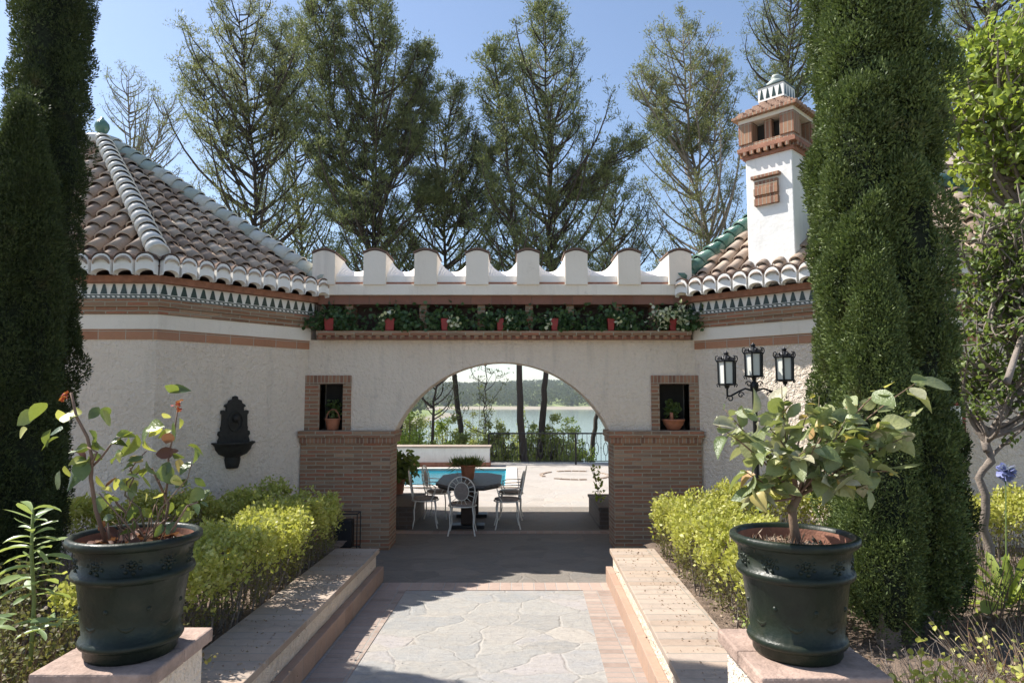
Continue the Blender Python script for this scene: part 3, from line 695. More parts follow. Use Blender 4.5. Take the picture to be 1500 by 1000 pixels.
for a,b in ((-1,-1),(-1,1),(1,1),(1,-1),(0,1),(0,-1),(1,0),(-1,0)):
    wd=.075 if (a and b) else .06
    c=cc+e*a*(hb-wd)+o_*b*(hb-wd)
    if (a and b): MB().obox((c.x,c.y,5.87),Vector((e.x,e.y,0))*wd*1.3,Vector((o_.x,o_.y,0))*wd*1.3,Vector((0,0,.15))).build('smoke_vent_pier',M['brickv'],ch,bevel=.004)
for a,b in ((0,1),(0,-1),(1,0),(-1,0)):
    c=cc+e*a*(hb-.10)+o_*b*(hb-.10)
    ax=e if b else o_; 
    MB().obox((c.x,c.y,5.87),Vector((ax.x,ax.y,0))*.05,Vector((-ax.y,ax.x,0))*.04,Vector((0,0,.15))).build('vent_mullion',M['brickv'],ch)
mb=MB(); mb.prism(sq(h-.12),5.72,6.0,0); mb.build('flue',M['dark'],ch)
MB().prism(sq(h+.06),6.02,6.075).build('vent_lintel',M['plaster'],ch)
mb=MB(); mb.prism(sq(h+.13),6.075,6.115,0)
for k in range(4):
    hh=h+.09-.075*k; z=6.115+.058*k
    mb.prism(sq(hh-.045),z,z+.058,2)
    for s_ in range(4):
        nrm=dirs[s_]; tg=dirs[(s_+1)%4]; m_=6-k
        for j in range(m_):
            u=(-1+2*(j+.5)/m_)*(hh-.02); c=cc+nrm*(hh-.03)+tg*u
            mb.obox((c.x,c.y,z+.026),Vector((tg.x,tg.y,0))*(hh/m_*.62),Vector((nrm.x,nrm.y,0))*.045,Vector((0,0,.024)),1)
mb.build('stepped_cap',[M['brickv'],plain('cap_brick',(.36,.23,.165),.85,0,12,.3,.004),M['channel']],ch,bevel=.004)
mb=MB(); z0=6.347; mb.prism(sq(.185),z0,z0+.20,0); mb.prism(sq(.195),z0+.20,z0+.215,1)
for s_ in range(4):
    nrm=dirs[s_]; tg=dirs[(s_+1)%4]
    for j in range(4):
        u=(-1+2*(j+.5)/4)*.175; c=cc+nrm*.188+tg*u
        def P(a,z): q_=c+tg*a; return (q_.x,q_.y,z)
        mb.add([P(-.03,z0+.03),P(.03,z0+.03),P(.006,z0+.17),P(-.006,z0+.17)],[(0,1,2,3)],1)
mb.build('tiled_collar',[M['white'],M['greenflat']],ch)
mb=MB(); mb.lathe([(.10,0),(.12,.03),(.13,.07),(.08,.11),(.05,.13),(.07,.15),(.05,.19),(.0001,.20)],(cc.x,cc.y,z0+.215),14); mb.build('chimney_pot',M['mint'],ch,smooth=True)
mb=MB(); fc=cc+o_*(h+.03)-e*.06
for k,(z,hw,dp) in enumerate(((5.21,.20,.05),(5.10,.165,.03),(5.00,.17,.04),(4.94,.165,.025),(4.86,.17,.035))):
    c=cc+o_*(h+dp/2)-e*.03; mb.obox((c.x,c.y,z),Vector((e.x,e.y,0))*hw,Vector((o_.x,o_.y,0))*dp,Vector((0,0,.05 if k in(1,2,4) else .022)),k%2)
mb.build('brick_plaque',[M['brickv'],M['brickv']],ch,bevel=.004)
# house behind at right
hs=thing('house',(10,17,0),'taller white house behind the right pavilion, partly hidden by leaves','house')
MB().box(8.3,15,15.2,21,-1,7.4).build('wall',stucco('shade_grey_render',(.5,.5,.5),(.6,.6,.6),20,.01),hs)  # white wall coloured grey, its shade put into the render colour
base=MB(); base.add([(8.0,14.9,7.4),(15.3,14.9,7.4),(15.3,21.3,7.4),(8,21.3,7.4),(9.5,18,8.9),(14,18,8.9)],[(0,1,5,4),(1,2,5),(2,3,4,5),(3,0,4),(3,2,1,0)])
rh=base.build('roof',M['tile'],hs)
MB().box(8.1,15.2,15.0,15.2,5.95,6.12).build('green_string_course',M['green'],hs)
mb=MB().box(10.9,11.9,15.14,15.2,4.6,5.8); wo=mb.build('window',M['iron'],hs); MB().box(10.95,11.85,15.12,15.142,4.65,5.75).build('pane',M['pane'],wo)
# ================================================================ TERRACE THINGS
pw=thing('planter_wall',(-4,22.4,0),'long low white planter wall with clay base behind the pool','planter wall')
xr=at(717,670,22.2).x
MB().box(-9,xr,22.2,22.8,.14,.60).build('wall',M['white'],pw)
MB().box(-9,xr+.03,22.17,22.83,0,.14).build('base',M['terra'],pw)
MB().box(-9,xr+.05,22.13,22.87,.60,.66).build('coping',M['slab'],pw,bevel=.01)
rl=thing('railing',(3,23,0),'black wrought iron railing with oval balusters along the terrace edge','railing')
x0=at(716,660,23).x; x1=11
MB().box(x0,x1,22.97,23.03,1.0,1.05).build('top_rail',M['iron'],rl); MB().box(x0,x1,22.98,23.02,.10,.125).build('bottom_rail',M['iron'],rl)
for k in range(5):
    x=x0+k*2.9; MB().box(x-.03,x+.03,22.97,23.03,0,1.0).build('post',M['iron'],rl)
x=x0+.18; k=0
while x<x1-.1:
    mb=MB()
    if k%2==0:
        mb.tube([(x,23,.11),(x,23,.30)],.009,5); mb.tube([(x,23,.72),(x,23,1.0)],.009,5)
        for zz,hh in ((.51,.21),):
            mb.tube([(x+.07*math.cos(a),23,zz+hh*math.sin(a)) for a in [2*PI*i/14 for i in range(15)]],.012,5,caps=False)
    else: mb.tube([(x,23,.11),(x,23,1.0)],.009,5); mb.ball((x,23,.55),.025,6)
    mb.build('baluster',M['iron'],rl); x+=.155; k+=1
# brick inlay ring on terrace
c=gz(842,696,0); br=thing('brick_ring',(c.x,c.y,0),'ring of loose clay bricks laid on the sunny terrace','brick ring')
for k in range(26):
    a=2*PI*k/26
    if k in (3,4,9,15,16,21): continue
    X,Y=c.x+.95*math.cos(a),c.y+1.1*math.sin(a)
    MB().box(X-.05,X+.05,Y-.1,Y+.1,0,.03,rot=((X,Y),a)).build('clay_brick',M['slab'],br)
#%%FURN
# ================================================================ FURNITURE
tb=thing('garden_table',(-.74,12.3,0),'long dark-topped garden table under the porch','table')
mb=MB(); oc=[]; a_,b_=.55,1.0
for sx_,sy_ in ((-1,-.62),(-.55,-1),(.55,-1),(1,-.62),(1,.62),(.55,1),(-.55,1),(-1,.62)): oc.append((-.74+sx_*a_,12.3+sy_*b_))
MB().prism(oc,.70,.75).build('table_top',M['stone'],tb,bevel=.01)
MB().prism([(-.74+(x+.74)*.93,12.3+(y-12.3)*.93) for x,y in oc],.66,.70).build('apron',M['iron'],tb)
for yy in (11.75,12.85):
    mb=MB(); mb.box(-.86,-.62,yy-.1,yy+.1,.06,.66); mb.build('leg',plain('dark_wood_leg',(.05,.03,.022),.7),tb,bevel=.02)
for yy in (11.75,12.85): MB().box(-1.02,-.46,yy-.14,yy+.14,0,.06).build('foot',M['iron'],tb,bevel=.01)
def make_chair(label):
    t=thing('garden_chair',(0,0,0),label,'chair','white iron chairs round the garden table')
    mb=MB(); mb.lathe([(.0001,.455),(.19,.455),(.215,.465),(.22,.478),(.215,.49),(.17,.50),(.0001,.50)],(0,0,0),18); mb.build('seat_pad',M['pad'],t,smooth=True)
    MB().tube([(.225*math.cos(a),.225*math.sin(a),.45) for a in [2*PI*i/18 for i in range(19)]],.011,5).build('seat_frame',M['ironw'],t)
    for sx_ in (-1,1):
        for sy_ in (-1,1):
            MB().tube([(sx_*.17,sy_*.16,.45),(sx_*.19,sy_*.18,.30),(sx_*.185,sy_*.175,.15),(sx_*.215,sy_*.21,0)],[.012,.011,.010,.012],6).build('leg',M['ironw'],t)
    # back: outer hoop, inner oval, rays
    bk=MB(); tilt=.14
    def Q(x,z): return (x,.20+ (z-.46)*tilt*1.3,z)
    bk.tube([Q(-.17,.45),Q(-.19,.56)]+[Q(-.215*math.cos(a),.70+.235*math.sin(a)) for a in [PI*i/14*1.15-.075*PI for i in range(15)]]+[Q(.19,.56),Q(.17,.45)],.011,6)
    bk.tube([Q(.115*math.cos(a),.70+.145*math.sin(a)) for a in [2*PI*i/18 for i in range(19)]],.008,5)
    for i in range(16):
        a=2*PI*i/16; bk.tube([Q(.115*math.cos(a),.70+.145*math.sin(a)),Q(.205*math.cos(a),.70+.225*math.sin(a))],.006,4)
    bk.build('backrest',M['ironw'],t,smooth=True)
    pd=MB(); 
    k=16; ring=[Q(.108*math.cos(2*PI*i/k),.70+.138*math.sin(2*PI*i/k)) for i in range(k)]
    pd.add([(x,y-.012,z) for x,y,z in ring]+[(x,y+.012,z) for x,y,z in ring],[tuple(range(k)),tuple(range(2*k-1,k-1,-1))]+[(i,k+i,k+(i+1)%k,(i+1)%k) for i in range(k)])
    pd.build('back_pad',M['pad'],t)
    for s_ in (-1,1):
        MB().tube([(s_*.20,.25,.68),(s_*.25,.10,.67),(s_*.25,-.10,.665),(s_*.235,-.17,.63),(s_*.21,-.15,.55),(s_*.20,-.10,.46)],.010,5).build('arm',M['ironw'],t)
    return t
def copy_tree(o,parent=None):
    c=o.copy(); COL.objects.link(c); c.parent=parent
    for chd in o.children: copy_tree(chd,c)
    return c
bpy.context.view_layer.update()
ch0=make_chair('white iron chair with its oval back to the arch, at the near table end')
cs=[((-.80,11.22,0),PI,None),((-1.48,11.85,0),PI/2,'white iron chair at the left of the garden table, nearer the arch'),((-1.35,12.75,0),PI/2,'white iron chair at the far left of the garden table, nearer the pool'),((-.08,11.75,0),-PI/2,'white iron chair at the right of the garden table, nearer the arch'),((-.02,12.65,0),-PI/2,'white iron chair at the right of the garden table, nearer the pool')]
bpy.context.view_layer.update()
for i,(l,rz,lab) in enumerate(cs):
    o=ch0 if i==0 else copy_tree(ch0); o.location=l; o.rotation_euler=(0,0,rz+ (0,.1,-.15,.06,-.05)[i])
    if lab: o['label']=lab
def tuft(c,n,h,spread,L,W,g,up=.9):
    P=np.array(c)+g.normal(size=(n,3))*np.array([spread,spread,.02]); D=g.normal(size=(n,3))*.55+np.array([0,0,up]); return cards(P,D,g.uniform(.5,1,n)*L,W)
def pot_prof(r,h): return [(.0001,0),(r*.68,0),(r*.72,.02*h),(r*.93,.84*h),(r*.93,.85*h),(r*1.03,.86*h),(r*1.05,.99*h),(r*.95,h),(r*.9,h*.93),(.0001,h*.9)]
pp=thing('potted_plant',(-.78,12.25,.75),'clay pot of feathery green plant standing on the garden table','plant')
MB().lathe(pot_prof(.14,.25),(-.78,12.25,.752),18).build('pot',M['clay'],pp,smooth=True)
g=np.random.default_rng(21)
qobj('foliage',join([tuft((-.78+dx,12.25+dy,.98),130,.2,.05,.22,.015,g,.8) for dx,dy in ((0,0),(.08,0),(-.08,.02),(-.2,0),(.15,.03))]),M['lf_treed'],pp)
# dark leafy plant beside the left bench
pp=thing('potted_shrub',(-2.15,12.9,.40),'dark leafy shrub in a clay pot on the left porch bench','plant')
MB().lathe(pot_prof(.17,.28),(-2.15,12.9,.402),18).build('pot',M['clay'],pp,smooth=True)
P=np.array([-2.1,12.9,.90])+rvec(420,g)*g.random((420,1))**.5*np.array([.38,.3,.34]); qobj('foliage',leaves(P,rvec(420,g)+np.array([0,0,-.3]),.12,'ovate',.7,1),M['lf_treed'],pp)
mb=MB()
for k in range(7): mb.tube([(-2.15,12.9,.65),(-2.15+random.uniform(-.3,.3),12.9+random.uniform(-.2,.2),1.1)],.008,4)
mb.build('stems',M['twig'],pp)
# climbing weed on right bench
pp=thing('climbing_plant',(1.5,12.0,.40),'thin light green climber growing on the right porch bench','plant')
P=np.array([1.45,12.0,.4])+g.random((90,3))*np.array([.16,.2,.62]); P[:,0]-=(P[:,2]-.4)*.12
qobj('foliage',leaves(P,rvec(90,g),.055,'ovate',.9,1),M['lf_tree'],pp); mb=MB()
for k in range(4): mb.tube([(1.5+.03*k,12.05,.40),(1.47,12.08,.7),(1.42-.02*k,12.05,1.0)],.004,4)
mb.build('stems',M['twig'],pp)
# dark metal stand by left pillar
ds=thing('log_holder',(-2.35,9.8,0),'small black metal holder standing against the left brick pillar','holder')
mb=MB()
for x in (-2.52,-2.16):
    mb.tube([(x,9.70,0),(x,9.70,.56)],.008,5); mb.tube([(x,9.92,0),(x,9.92,.56)],.008,5); mb.tube([(x,9.70,.56),(x,9.92,.56)],.008,5); mb.tube([(x,9.70,.08),(x,9.92,.08)],.008,5)
for y in (9.70,9.92):
    for z in (.56,.08): mb.tube([(-2.52,y,z),(-2.16,y,z)],.008,5)
mb.build('frame',M['iron'],ds)
mb=MB().box(-2.49,-2.24,9.72,9.90,.09,.47); mb.build('box',plain('black_tin',(.012,.012,.014),.5,.2),ds,bevel=.015)
# niche pots
def niche_pot(x,y,label,r,h,basket):
    t=thing('clay_pot',(x,y,1.70),label,'pot')
    MB().lathe(pot_prof(r,h) if basket else [(.0001,0),(r*.45,0),(r*.55,.01),(r*.85,h*.5),(r*.98,h*.85),(r*1.02,h*.87),(r*1.02,h),(r*.93,h),(.0001,h*.85)],(x,y,1.702),20).build('body',M['clay'],t,smooth=True)
    if basket: MB().tube([(x+r*.85*math.cos(a),y,1.70+h*.85+.16*math.sin(a)) for a in [PI*i/12 for i in range(13)]],.010,6).build('handle',M['clay'],t,smooth=True)
    else: MB().tube([(x-.03,y-.02,1.70+h*.8),(x-.035,y-.03,1.70+h+.10)],[.03,.024],8).build('spout',M['clay'],t,smooth=True)
    P=np.array([x,y+.06,1.70+h+.14])+rvec(160,g)*np.array([.13,.08,.17])*g.random((160,1))**.5
    qobj('foliage',leaves(P,rvec(160,g),.05,'ovate',.8,1),M['lf_treed'],t)
niche_pot(-2.655,10.18,'small clay basket pot with hoop handle in the left niche',.115,.17,True)
niche_pot(2.39,10.17,'wide clay bowl in the right niche',.165,.16,False)
# balcony flower pots + trailing plants
px_=[at(x,468,10.0).x for x in (484,572,652,733,812,894,984)]
desc=['leftmost, beside the left pavilion cornice','second from the left','third from the left','middle one of the seven','fifth from the left','sixth from the left','rightmost, covered in cream variegated leaves']
for i,x in enumerate(px_):
    t=thing('shelf_pot',(x,9.98,3.15),'red ivy pot on the brick shelf, '+desc[i],'flower pot','red pots on the shelf above the arch')
    wd=.075 if i<2 else .055
    mb=MB(); z0,z1=3.155,3.335; a=wd*.8;b=wd
    mb.add([(x-a,9.93,z0),(x+a,9.93,z0),(x+a,10.04,z0),(x-a,10.04,z0),(x-b,9.91,z1),(x+b,9.91,z1),(x+b,10.05,z1),(x-b,10.05,z1)],[(3,2,1,0),(0,1,5,4),(1,2,6,5),(2,3,7,6),(3,0,4,7),(4,5,6,7)])
    mb.build('pot',M['redpot'],t,bevel=.008)
    n=620; P=np.stack([x+g.normal(0,.19,n)+.08,9.97+g.normal(0,.06,n),3.17+np.abs(g.normal(.10,.10,n))*1.1],1)
    # keep the pot face clear
    k=~((np.abs(P[:,0]-x)<wd+.01)&(P[:,1]<10.0)&(P[:,2]<3.335)); P=P[k]; n=len(P)
    qobj('trailing_leaves',leaves(P,rvec(n,g)*.8+np.array([0,-.3,-.5]),g.uniform(.035,.07,n),'round',.9,1),M['lf_ivy'],t)
    m_={6:150,1:16,2:26,3:30,4:18,5:12}.get(i,0)
    if m_:
        cx={6:x,1:x-.02,2:x+.14,3:x+.1,4:x-.05,5:x+.12}[i]; sp={6:.16}.get(i,.05)
        P=np.stack([cx+g.normal(0,sp,m_),9.86+g.normal(0,.04,m_),(3.36 if i in(1,6) else 3.28)+g.normal(0,.09 if i==6 else .05,m_)],1)
        k=~((np.abs(P[:,0]-x)<wd)&(P[:,2]<3.335)); P=P[k]
        qobj('cream_leaves',leaves(P,rvec(len(P),g)+np.array([0,-.3,0]),.05,'round',.9,1),M['lf_ivyw'],t)
# wall fountain on the left pavilion wall
wa=Vector((-4.385,8.40));wb=Vector((-3.02,10.1)); e=(wb-wa).normalized(); o2=Vector((e.y,-e.x)); c=wa+(wb-wa)*.475
wf=thing('wall_fountain',(c.x,c.y,1.24),'dark cast iron wall fountain with bowl on the left pavilion wall','fountain')
E=Vector((e.x,e.y,0));O=Vector((o2.x,o2.y,0)); C0=Vector((c.x,c.y,0))+O*.004
half=[(0,2.20),(.03,2.19),(.035,2.155),(.085,2.14),(.10,2.10),(.135,2.085),(.15,2.06),(.12,2.045),(.125,1.99),(.16,2.01),(.19,2.005),(.195,1.97),(.175,1.95),(.18,1.80),(.19,1.78),(.185,1.74),(.215,1.73),(.225,1.69),(.20,1.66),(.22,1.61),(.22,1.56)]
out=[(u,z) for u,z in half]+[(-u,z) for u,z in half[::-1][:-1]]
k=len(out); mb=MB(); mb.add([C0+E*u+O*.05+Vector((0,0,z)) for u,z in out]+[C0+E*u+Vector((0,0,z)) for u,z in out],[tuple(range(k)),tuple(range(2*k-1,k-1,-1))]+[(i,k+i,k+(i+1)%k,(i+1)%k) for i in range(k)])
mb.build('back_plate',M['bronze'],wf,bevel=.006)
mb=MB(); mb.tube([C0+E*(.10*math.cos(a))+O*.055+Vector((0,0,1.86+.13*math.sin(a))) for a in [2*PI*i/20 for i in range(21)]],.012,6)
mb.ball(C0+O*.06+Vector((0,0,1.90)),.05,10); mb.tube([C0+O*.05+Vector((0,0,1.86)),C0+O*.13+Vector((0,0,1.85)),C0+O*.15+Vector((0,0,1.82))],.012,6)
mb.build('lion_mask_relief',M['bronze'],wf,smooth=True)
mb=MB(); ang=math.atan2(e.y,e.x)
def hl(prof,z): 
    m2=MB(); 
    for r_,zz in prof:
        for j in range(17):
            a=PI*j/16; m2.v.append(tuple(C0+E*(r_*math.cos(a))+O*(r_*.85*math.sin(a))+Vector((0,0,z+zz))))
    m2.f=[[i*17+j,i*17+j+1,(i+1)*17+j+1,(i+1)*17+j] for i in range(len(prof)-1) for j in range(16)]; m2.m=[0]*len(m2.f); return m2
hl([(.0001,.32),(.22,.32),(.25,.345),(.29,.35),(.30,.335),(.27,.315),(.25,.29),(.24,.25),(.19,.19),(.12,.16),(.105,.15)],1.24).build('bowl',M['bronze'],wf,smooth=True)
hl([(.105,.15),(.11,.12),(.10,.06),(.09,.02),(.08,0),(.0001,0)],1.24).build('corbel',M['bronze'],wf,smooth=True)
# ================================================================ LAMP POST
LX,LY=at(1106,600,7.5).x,7.5
lm=thing('lamp_post',(LX,LY,.3),'black iron garden lamp post with three hexagonal lanterns beside the right hedge','lamp post')
MB().lathe([(.07,0),(.07,.06),(.04,.10),(.032,.5),(.04,.52),(.028,.55),(.026,1.95),(.045,1.97),(.045,2.02),(.02,2.05),(.02,2.12)],(LX,LY,.3),12).build('post',M['iron'],lm,smooth=True)
def lantern(x,y,z,s=1.0):
    fr=MB(); hh=.22*s; r0=.078*s; r1=.082*s
    fr.lathe([(.0001,-.05*s),(.02*s,-.045*s),(.03*s,-.02*s),(r0*1.15,-.014*s),(r0*1.18,.0),(r0*.9,.004)],(x,y,z),6)
    fr.lathe([(r1*.9,hh),(r1*1.22,hh),(r1*1.22,hh+.018*s),(r1*1.0,hh+.022*s),(r1*.55,hh+.06*s),(.02*s,hh+.075*s),(.03*s,hh+.092*s),(.012*s,hh+.105*s),(.0001,hh+.12*s)],(x,y,z),6)
    for j in range(6):
        a=2*PI*j/6; ca,sa=math.cos(a),math.sin(a)
        fr.tube([(x+r0*1.08*ca,y+r0*1.08*sa,z-.01),(x+r1*1.08*ca,y+r1*1.08*sa,z+hh)],.010*s,5)
        fr.tube([(x+r1*1.2*ca,y+r1*1.2*sa,z+hh),(x+r1*1.38*ca,y+r1*1.38*sa,z+hh+.03*s),(x+r1*1.30*ca,y+r1*1.30*sa,z+hh+.06*s),(x+r1*1.05*ca,y+r1*1.05*sa,z+hh+.062*s)],.006*s,4)
        fr.tube([(x+r0*1.2*ca,y+r0*1.2*sa,z),(x+r0*1.35*ca,y+r0*1.35*sa,z-.01),(x+r0*1.2*ca,y+r0*1.2*sa,z-.035)],.006*s,4)
        a2=a+PI/6; fr.ball((x+r1*.95*math.cos(a2),y+r1*.95*math.sin(a2),z+hh+.04*s),.016*s,6)
    f=fr.build('lantern',M['iron'],lm)
    gl=MB(); gl.lathe([(r0,0.004),(r1,hh)],(x,y,z),6); gl.build('glass',M['glass'],f)
def scroll(cx,cy,cz,sx_,r,turns=1.2,n=14):
    return [(cx+sx_*r*(1-i/n*.75)*math.cos(2*PI*turns*i/n),cy,cz+r*(1-i/n*.75)*math.sin(2*PI*turns*i/n)) for i in range(n)]
lantern(LX,LY,at(1105,550,7.5).z,1.08)
for s_,pxx,pz in ((-1,1065,562),(1,1150,556)):
    p=at(pxx,pz,7.5); lantern(p.x,LY,p.z,1.08)
    ar=MB(); ar.tube([(LX,LY,2.24),(LX+s_*.10,LY,2.27),((LX+p.x)/2+s_*.02,LY,2.24),(p.x-s_*.04,LY,2.19),(p.x,LY,2.18),(p.x,LY,p.z-.04)],.011,6)
    ar.tube(scroll(p.x-s_*.03,LY,2.16,s_,.04),.007,5); ar.tube(scroll(LX+s_*.06,LY,2.32,s_,.035),.007,5); ar.tube(scroll((LX+p.x)/2,LY,2.20,-s_,.035),.007,5)
    ar.build('arm',M['iron'],lm,smooth=True)
# ================================================================ BIG POTS AND PLANTS
def big_pot(x,y,label,tilt=0):
    t=thing('glazed_pot',(x,y,.93),label,'pot','big green glazed pots on the pedestals')
    z=.931
    prof=[(.0001,.0),(.195,.0),(.205,.015),(.205,.05),(.208,.055),(.225,.06),(.232,.075),(.225,.092),(.212,.098),(.225,.20),(.245,.36),(.250,.37),(.268,.375),(.275,.39),(.268,.408),(.253,.412),(.262,.50),(.268,.515),(.27,.52),(.288,.522),(.302,.538),(.300,.558),(.285,.568),(.268,.562),(.262,.54),(.26,.50)]
    rl_=MB().lathe(prof,(x,y,z),64)
    cl=MB().lathe([(.262,.545),(.258,.50),(.255,.44)],(x,y,z),48); cl.build('inner_clay_wall',plain('dark_inner_clay',(.24,.11,.07),.8,0,14,.3,.003),t,smooth=True)  # darker clay colour on the inner wall
    n=24; sv=MB(); sv.lathe([(.258,.478),(.18,.485),(.09,.50),(.0001,.50)],(x,y,z),n); sv.build('soil',M['soil'],t)
    # relief rosettes and swags
    for j in range(10):
        a=2*PI*j/10+.13; rr=.2545
        for k in range(14):
            aa=2*PI*k/14; q5=(.45,1.0)[k%2]; da=.15*math.cos(aa)*q5; dz=.036*math.sin(aa)*q5
            rl_.ball((x+rr*math.cos(a+da),y+rr*math.sin(a+da),z+.462+dz),.010,6)
        rl_.ball((x+rr*math.cos(a),y+rr*math.sin(a),z+.465),.014,6)
    for j in range(8):
        a0=2*PI*j/8
        pts=[]
        for k in range(9):
            t_=k/8; a=a0+t_*2*PI/8; zz=.245-.085*math.sin(PI*t_); rr=.1955+(.2395-.1955)*(zz-.05)/.33
            pts.append((x+rr*math.cos(a),y+rr*math.sin(a),z+zz))
        rl_.tube(pts,[.004,.006,.009,.013,.015,.013,.009,.006,.004],8)
        rr=.226; rl_.ball((x+rr*math.cos(a0),y+rr*math.sin(a0),z+.25),.014,7)
    rl_.build('body',M['potg'],t,smooth=True)
    return t
LPX,LPY=-1.855,3.44; RPX,RPY=1.385,3.43
big_pot(LPX,LPY,'dark green glazed pot with blue rim, on the left pedestal')
big_pot(RPX,RPY,'dark green glazed pot holding pale-leaved bush, on the right pedestal')
#%%PLANTS
def bez(a,b,sag,n=6,g=random):
    a=Vector(a);b=Vector(b); m=(a+b)/2+Vector(sag); return [a*(1-t)**2+m*2*t*(1-t)+b*t*t for t in [i/n for i in range(n+1)]]
def P3(px,py,Y): return np.array(at(px,py,Y))
# left rose
rs=thing('rose_bush',(LPX,LPY,1.43),'leggy rose with sparse yellowing leaves growing in the left pot','rose')
st=MB()
stems=[([(155,795),(140,745),(133,700),(135,672),(128,640),(112,610),(104,575)],3.42,.011),([(134,684),(150,668),(163,650),(178,640)],3.42,.006),([(135,678),(142,662),(128,655)],3.4,.006),
([(212,790),(195,760),(172,738),(165,725)],3.5,.008),([(225,790),(243,760),(247,738),(232,705),(222,685)],3.48,.009),([(240,745),(246,700),(247,665),(256,630),(260,600)],3.5,.006),([(212,775),(205,745),(183,725),(186,705),(205,690)],3.45,.006),
([(250,780),(262,760),(275,740),(290,735)],3.35,.006),([(225,780),(235,745),(262,715),(275,700),(280,680)],3.35,.004),([(200,785),(170,750),(152,730),(145,722)],3.3,.004),([(190,690),(200,675),(215,660)],3.42,.004),([(186,720),(196,700),(190,684)],3.42,.004),([(160,790),(158,765)],3.3,.006),([(232,705),(246,692),(262,700)],3.45,.004)]
for pts,Y,r in stems:
    st.tube([P3(a,b,Y+random.uniform(-.01,.01)) for a,b in pts],[r*(1-.5*i/len(pts)) for i in range(len(pts))],7)
g=np.random.default_rng(4)
for _ in range(26):
    a=random.uniform(-1,1)*.16; b=random.uniform(-.15,.15); z=1.43; q0=Vector((LPX+a*.6,LPY+b*.6,z)); q1=q0+Vector((random.uniform(-.12,.12),random.uniform(-.1,.1),random.uniform(.05,.28)))
    st.tube(bez(q0,q1,(random.uniform(-.03,.03),0,.02)),.0028,4)
st.build('stems',M['twig'],rs,smooth=True)
# (px,py,dirx,diry(screen down +),len px,mat)
LV=[(52,600,-12,10,44,0),(68,590,-25,18,40,0),(40,628,-20,12,26,3),(85,600,2,14,26,3),(75,628,-12,14,34,0),(92,628,-22,6,28,0),(86,640,-15,6,30,1),(112,596,6,22,30,3),(100,604,4,10,28,3),(150,600,12,16,34,0),(145,596,-8,14,26,0),(158,596,-6,12,22,0),(130,630,10,12,26,0),(140,640,3,26,28,0),
(105,660,16,2,30,2),(120,668,-6,22,28,0),(108,676,4,26,44,0),(118,672,10,24,42,0),(95,682,2,18,24,3),(88,690,-10,26,36,0),(136,720,14,6,26,0),(130,722,-16,16,32,0),(196,632,-14,6,34,0),(170,638,22,-4,30,0),(188,640,2,24,40,1),(200,636,4,24,40,0),(213,645,4,20,24,3),(215,628,20,-8,36,0),(225,625,-12,12,34,0),(236,620,-6,10,30,3),(240,612,12,-6,26,3),(255,618,-4,24,38,0),(262,612,6,8,18,3),(246,575,14,-6,36,0),(262,572,-8,-4,26,0),(275,652,18,6,32,0),(262,660,-14,6,24,2),(285,655,6,10,26,0),
(180,665,-20,4,30,0),(176,662,4,12,18,3),(190,668,14,6,24,4),(210,668,-10,4,26,0),(215,675,2,18,30,0),(228,665,14,-2,32,2),(240,680,4,24,34,0),(248,676,-6,20,30,0),(256,672,12,-6,30,0),(264,672,4,16,26,4),(170,698,-14,12,28,2),(180,700,8,18,28,0),(186,694,10,2,24,0),(168,700,4,20,22,3),(214,722,6,12,18,4),(270,735,14,2,38,0),(268,738,-4,18,34,0),(288,730,10,-6,26,0),(285,700,8,6,24,0),(296,715,-4,10,26,0),(164,720,-10,-6,18,3),(240,722,-12,6,22,3)]
for pts_,Y_,r_ in stems:
    for _ in range(3):
        i_=random.randrange(1,len(pts_)); a_,b_=pts_[i_]; LV.append((a_+random.uniform(-8,8),b_+random.uniform(-6,8),random.uniform(-16,16),random.uniform(-6,22),random.uniform(16,30),random.choice([0,0,0,0,3,2])))
mats={0:[],1:[],2:[],3:[],4:[]}
for a,b,dx,dy,L,m_ in LV:
    Y=3.44+random.uniform(-.08,.08); p=P3(a,b,Y); d=np.array([dx*.0035,random.uniform(-.05,.03),-dy*.0035]); mats[m_].append((p,d,L*.0029))
for k,mt,nm in ((0,'lf_rose','leaves'),(1,'lf_rose','leaves'),(2,'lf_rust','rusty_leaves'),(3,'lf_yel','yellow_leaves'),(4,'lf_yel','yellow_leaves')):
    if mats[k]:
        PP=np.array([x[0] for x in mats[k]]);DD=np.array([x[1] for x in mats[k]]);LL=np.array([x[2] for x in mats[k]])
        if k==3: mt='lf_hedge'
        qobj(nm,leaves(PP,DD,LL,'ovate' ,.78,.9),M[mt],rs,smooth=True)
def flower(px,py,Y,n=14):
    P=np.tile(P3(px,py,Y),(n*2,1))+g.normal(size=(n*2,3))*.009; return leaves(P,rvec(n*2,g)+np.array([0,-.2,.3]),g.uniform(.010,.022,n*2),'ovate',.8,1)
qobj('red_flower',join([flower(92,583,3.42,9),flower(95,580,3.42,8)]),M['petal'],rs)
qobj('red_flower',join([flower(262,592,3.5,9),flower(264,596,3.5,8)]),M['petal'],rs)
# dead leaves on soil
P=np.array([LPX,LPY,1.445])+rvec(90,g)*np.array([.2,.2,.02]); d=rvec(90,g);d[:,2]*=.4
qobj('fallen_leaves',leaves(P,d,.06,'ovate',.9,.6),M['lf_rust'],rs)
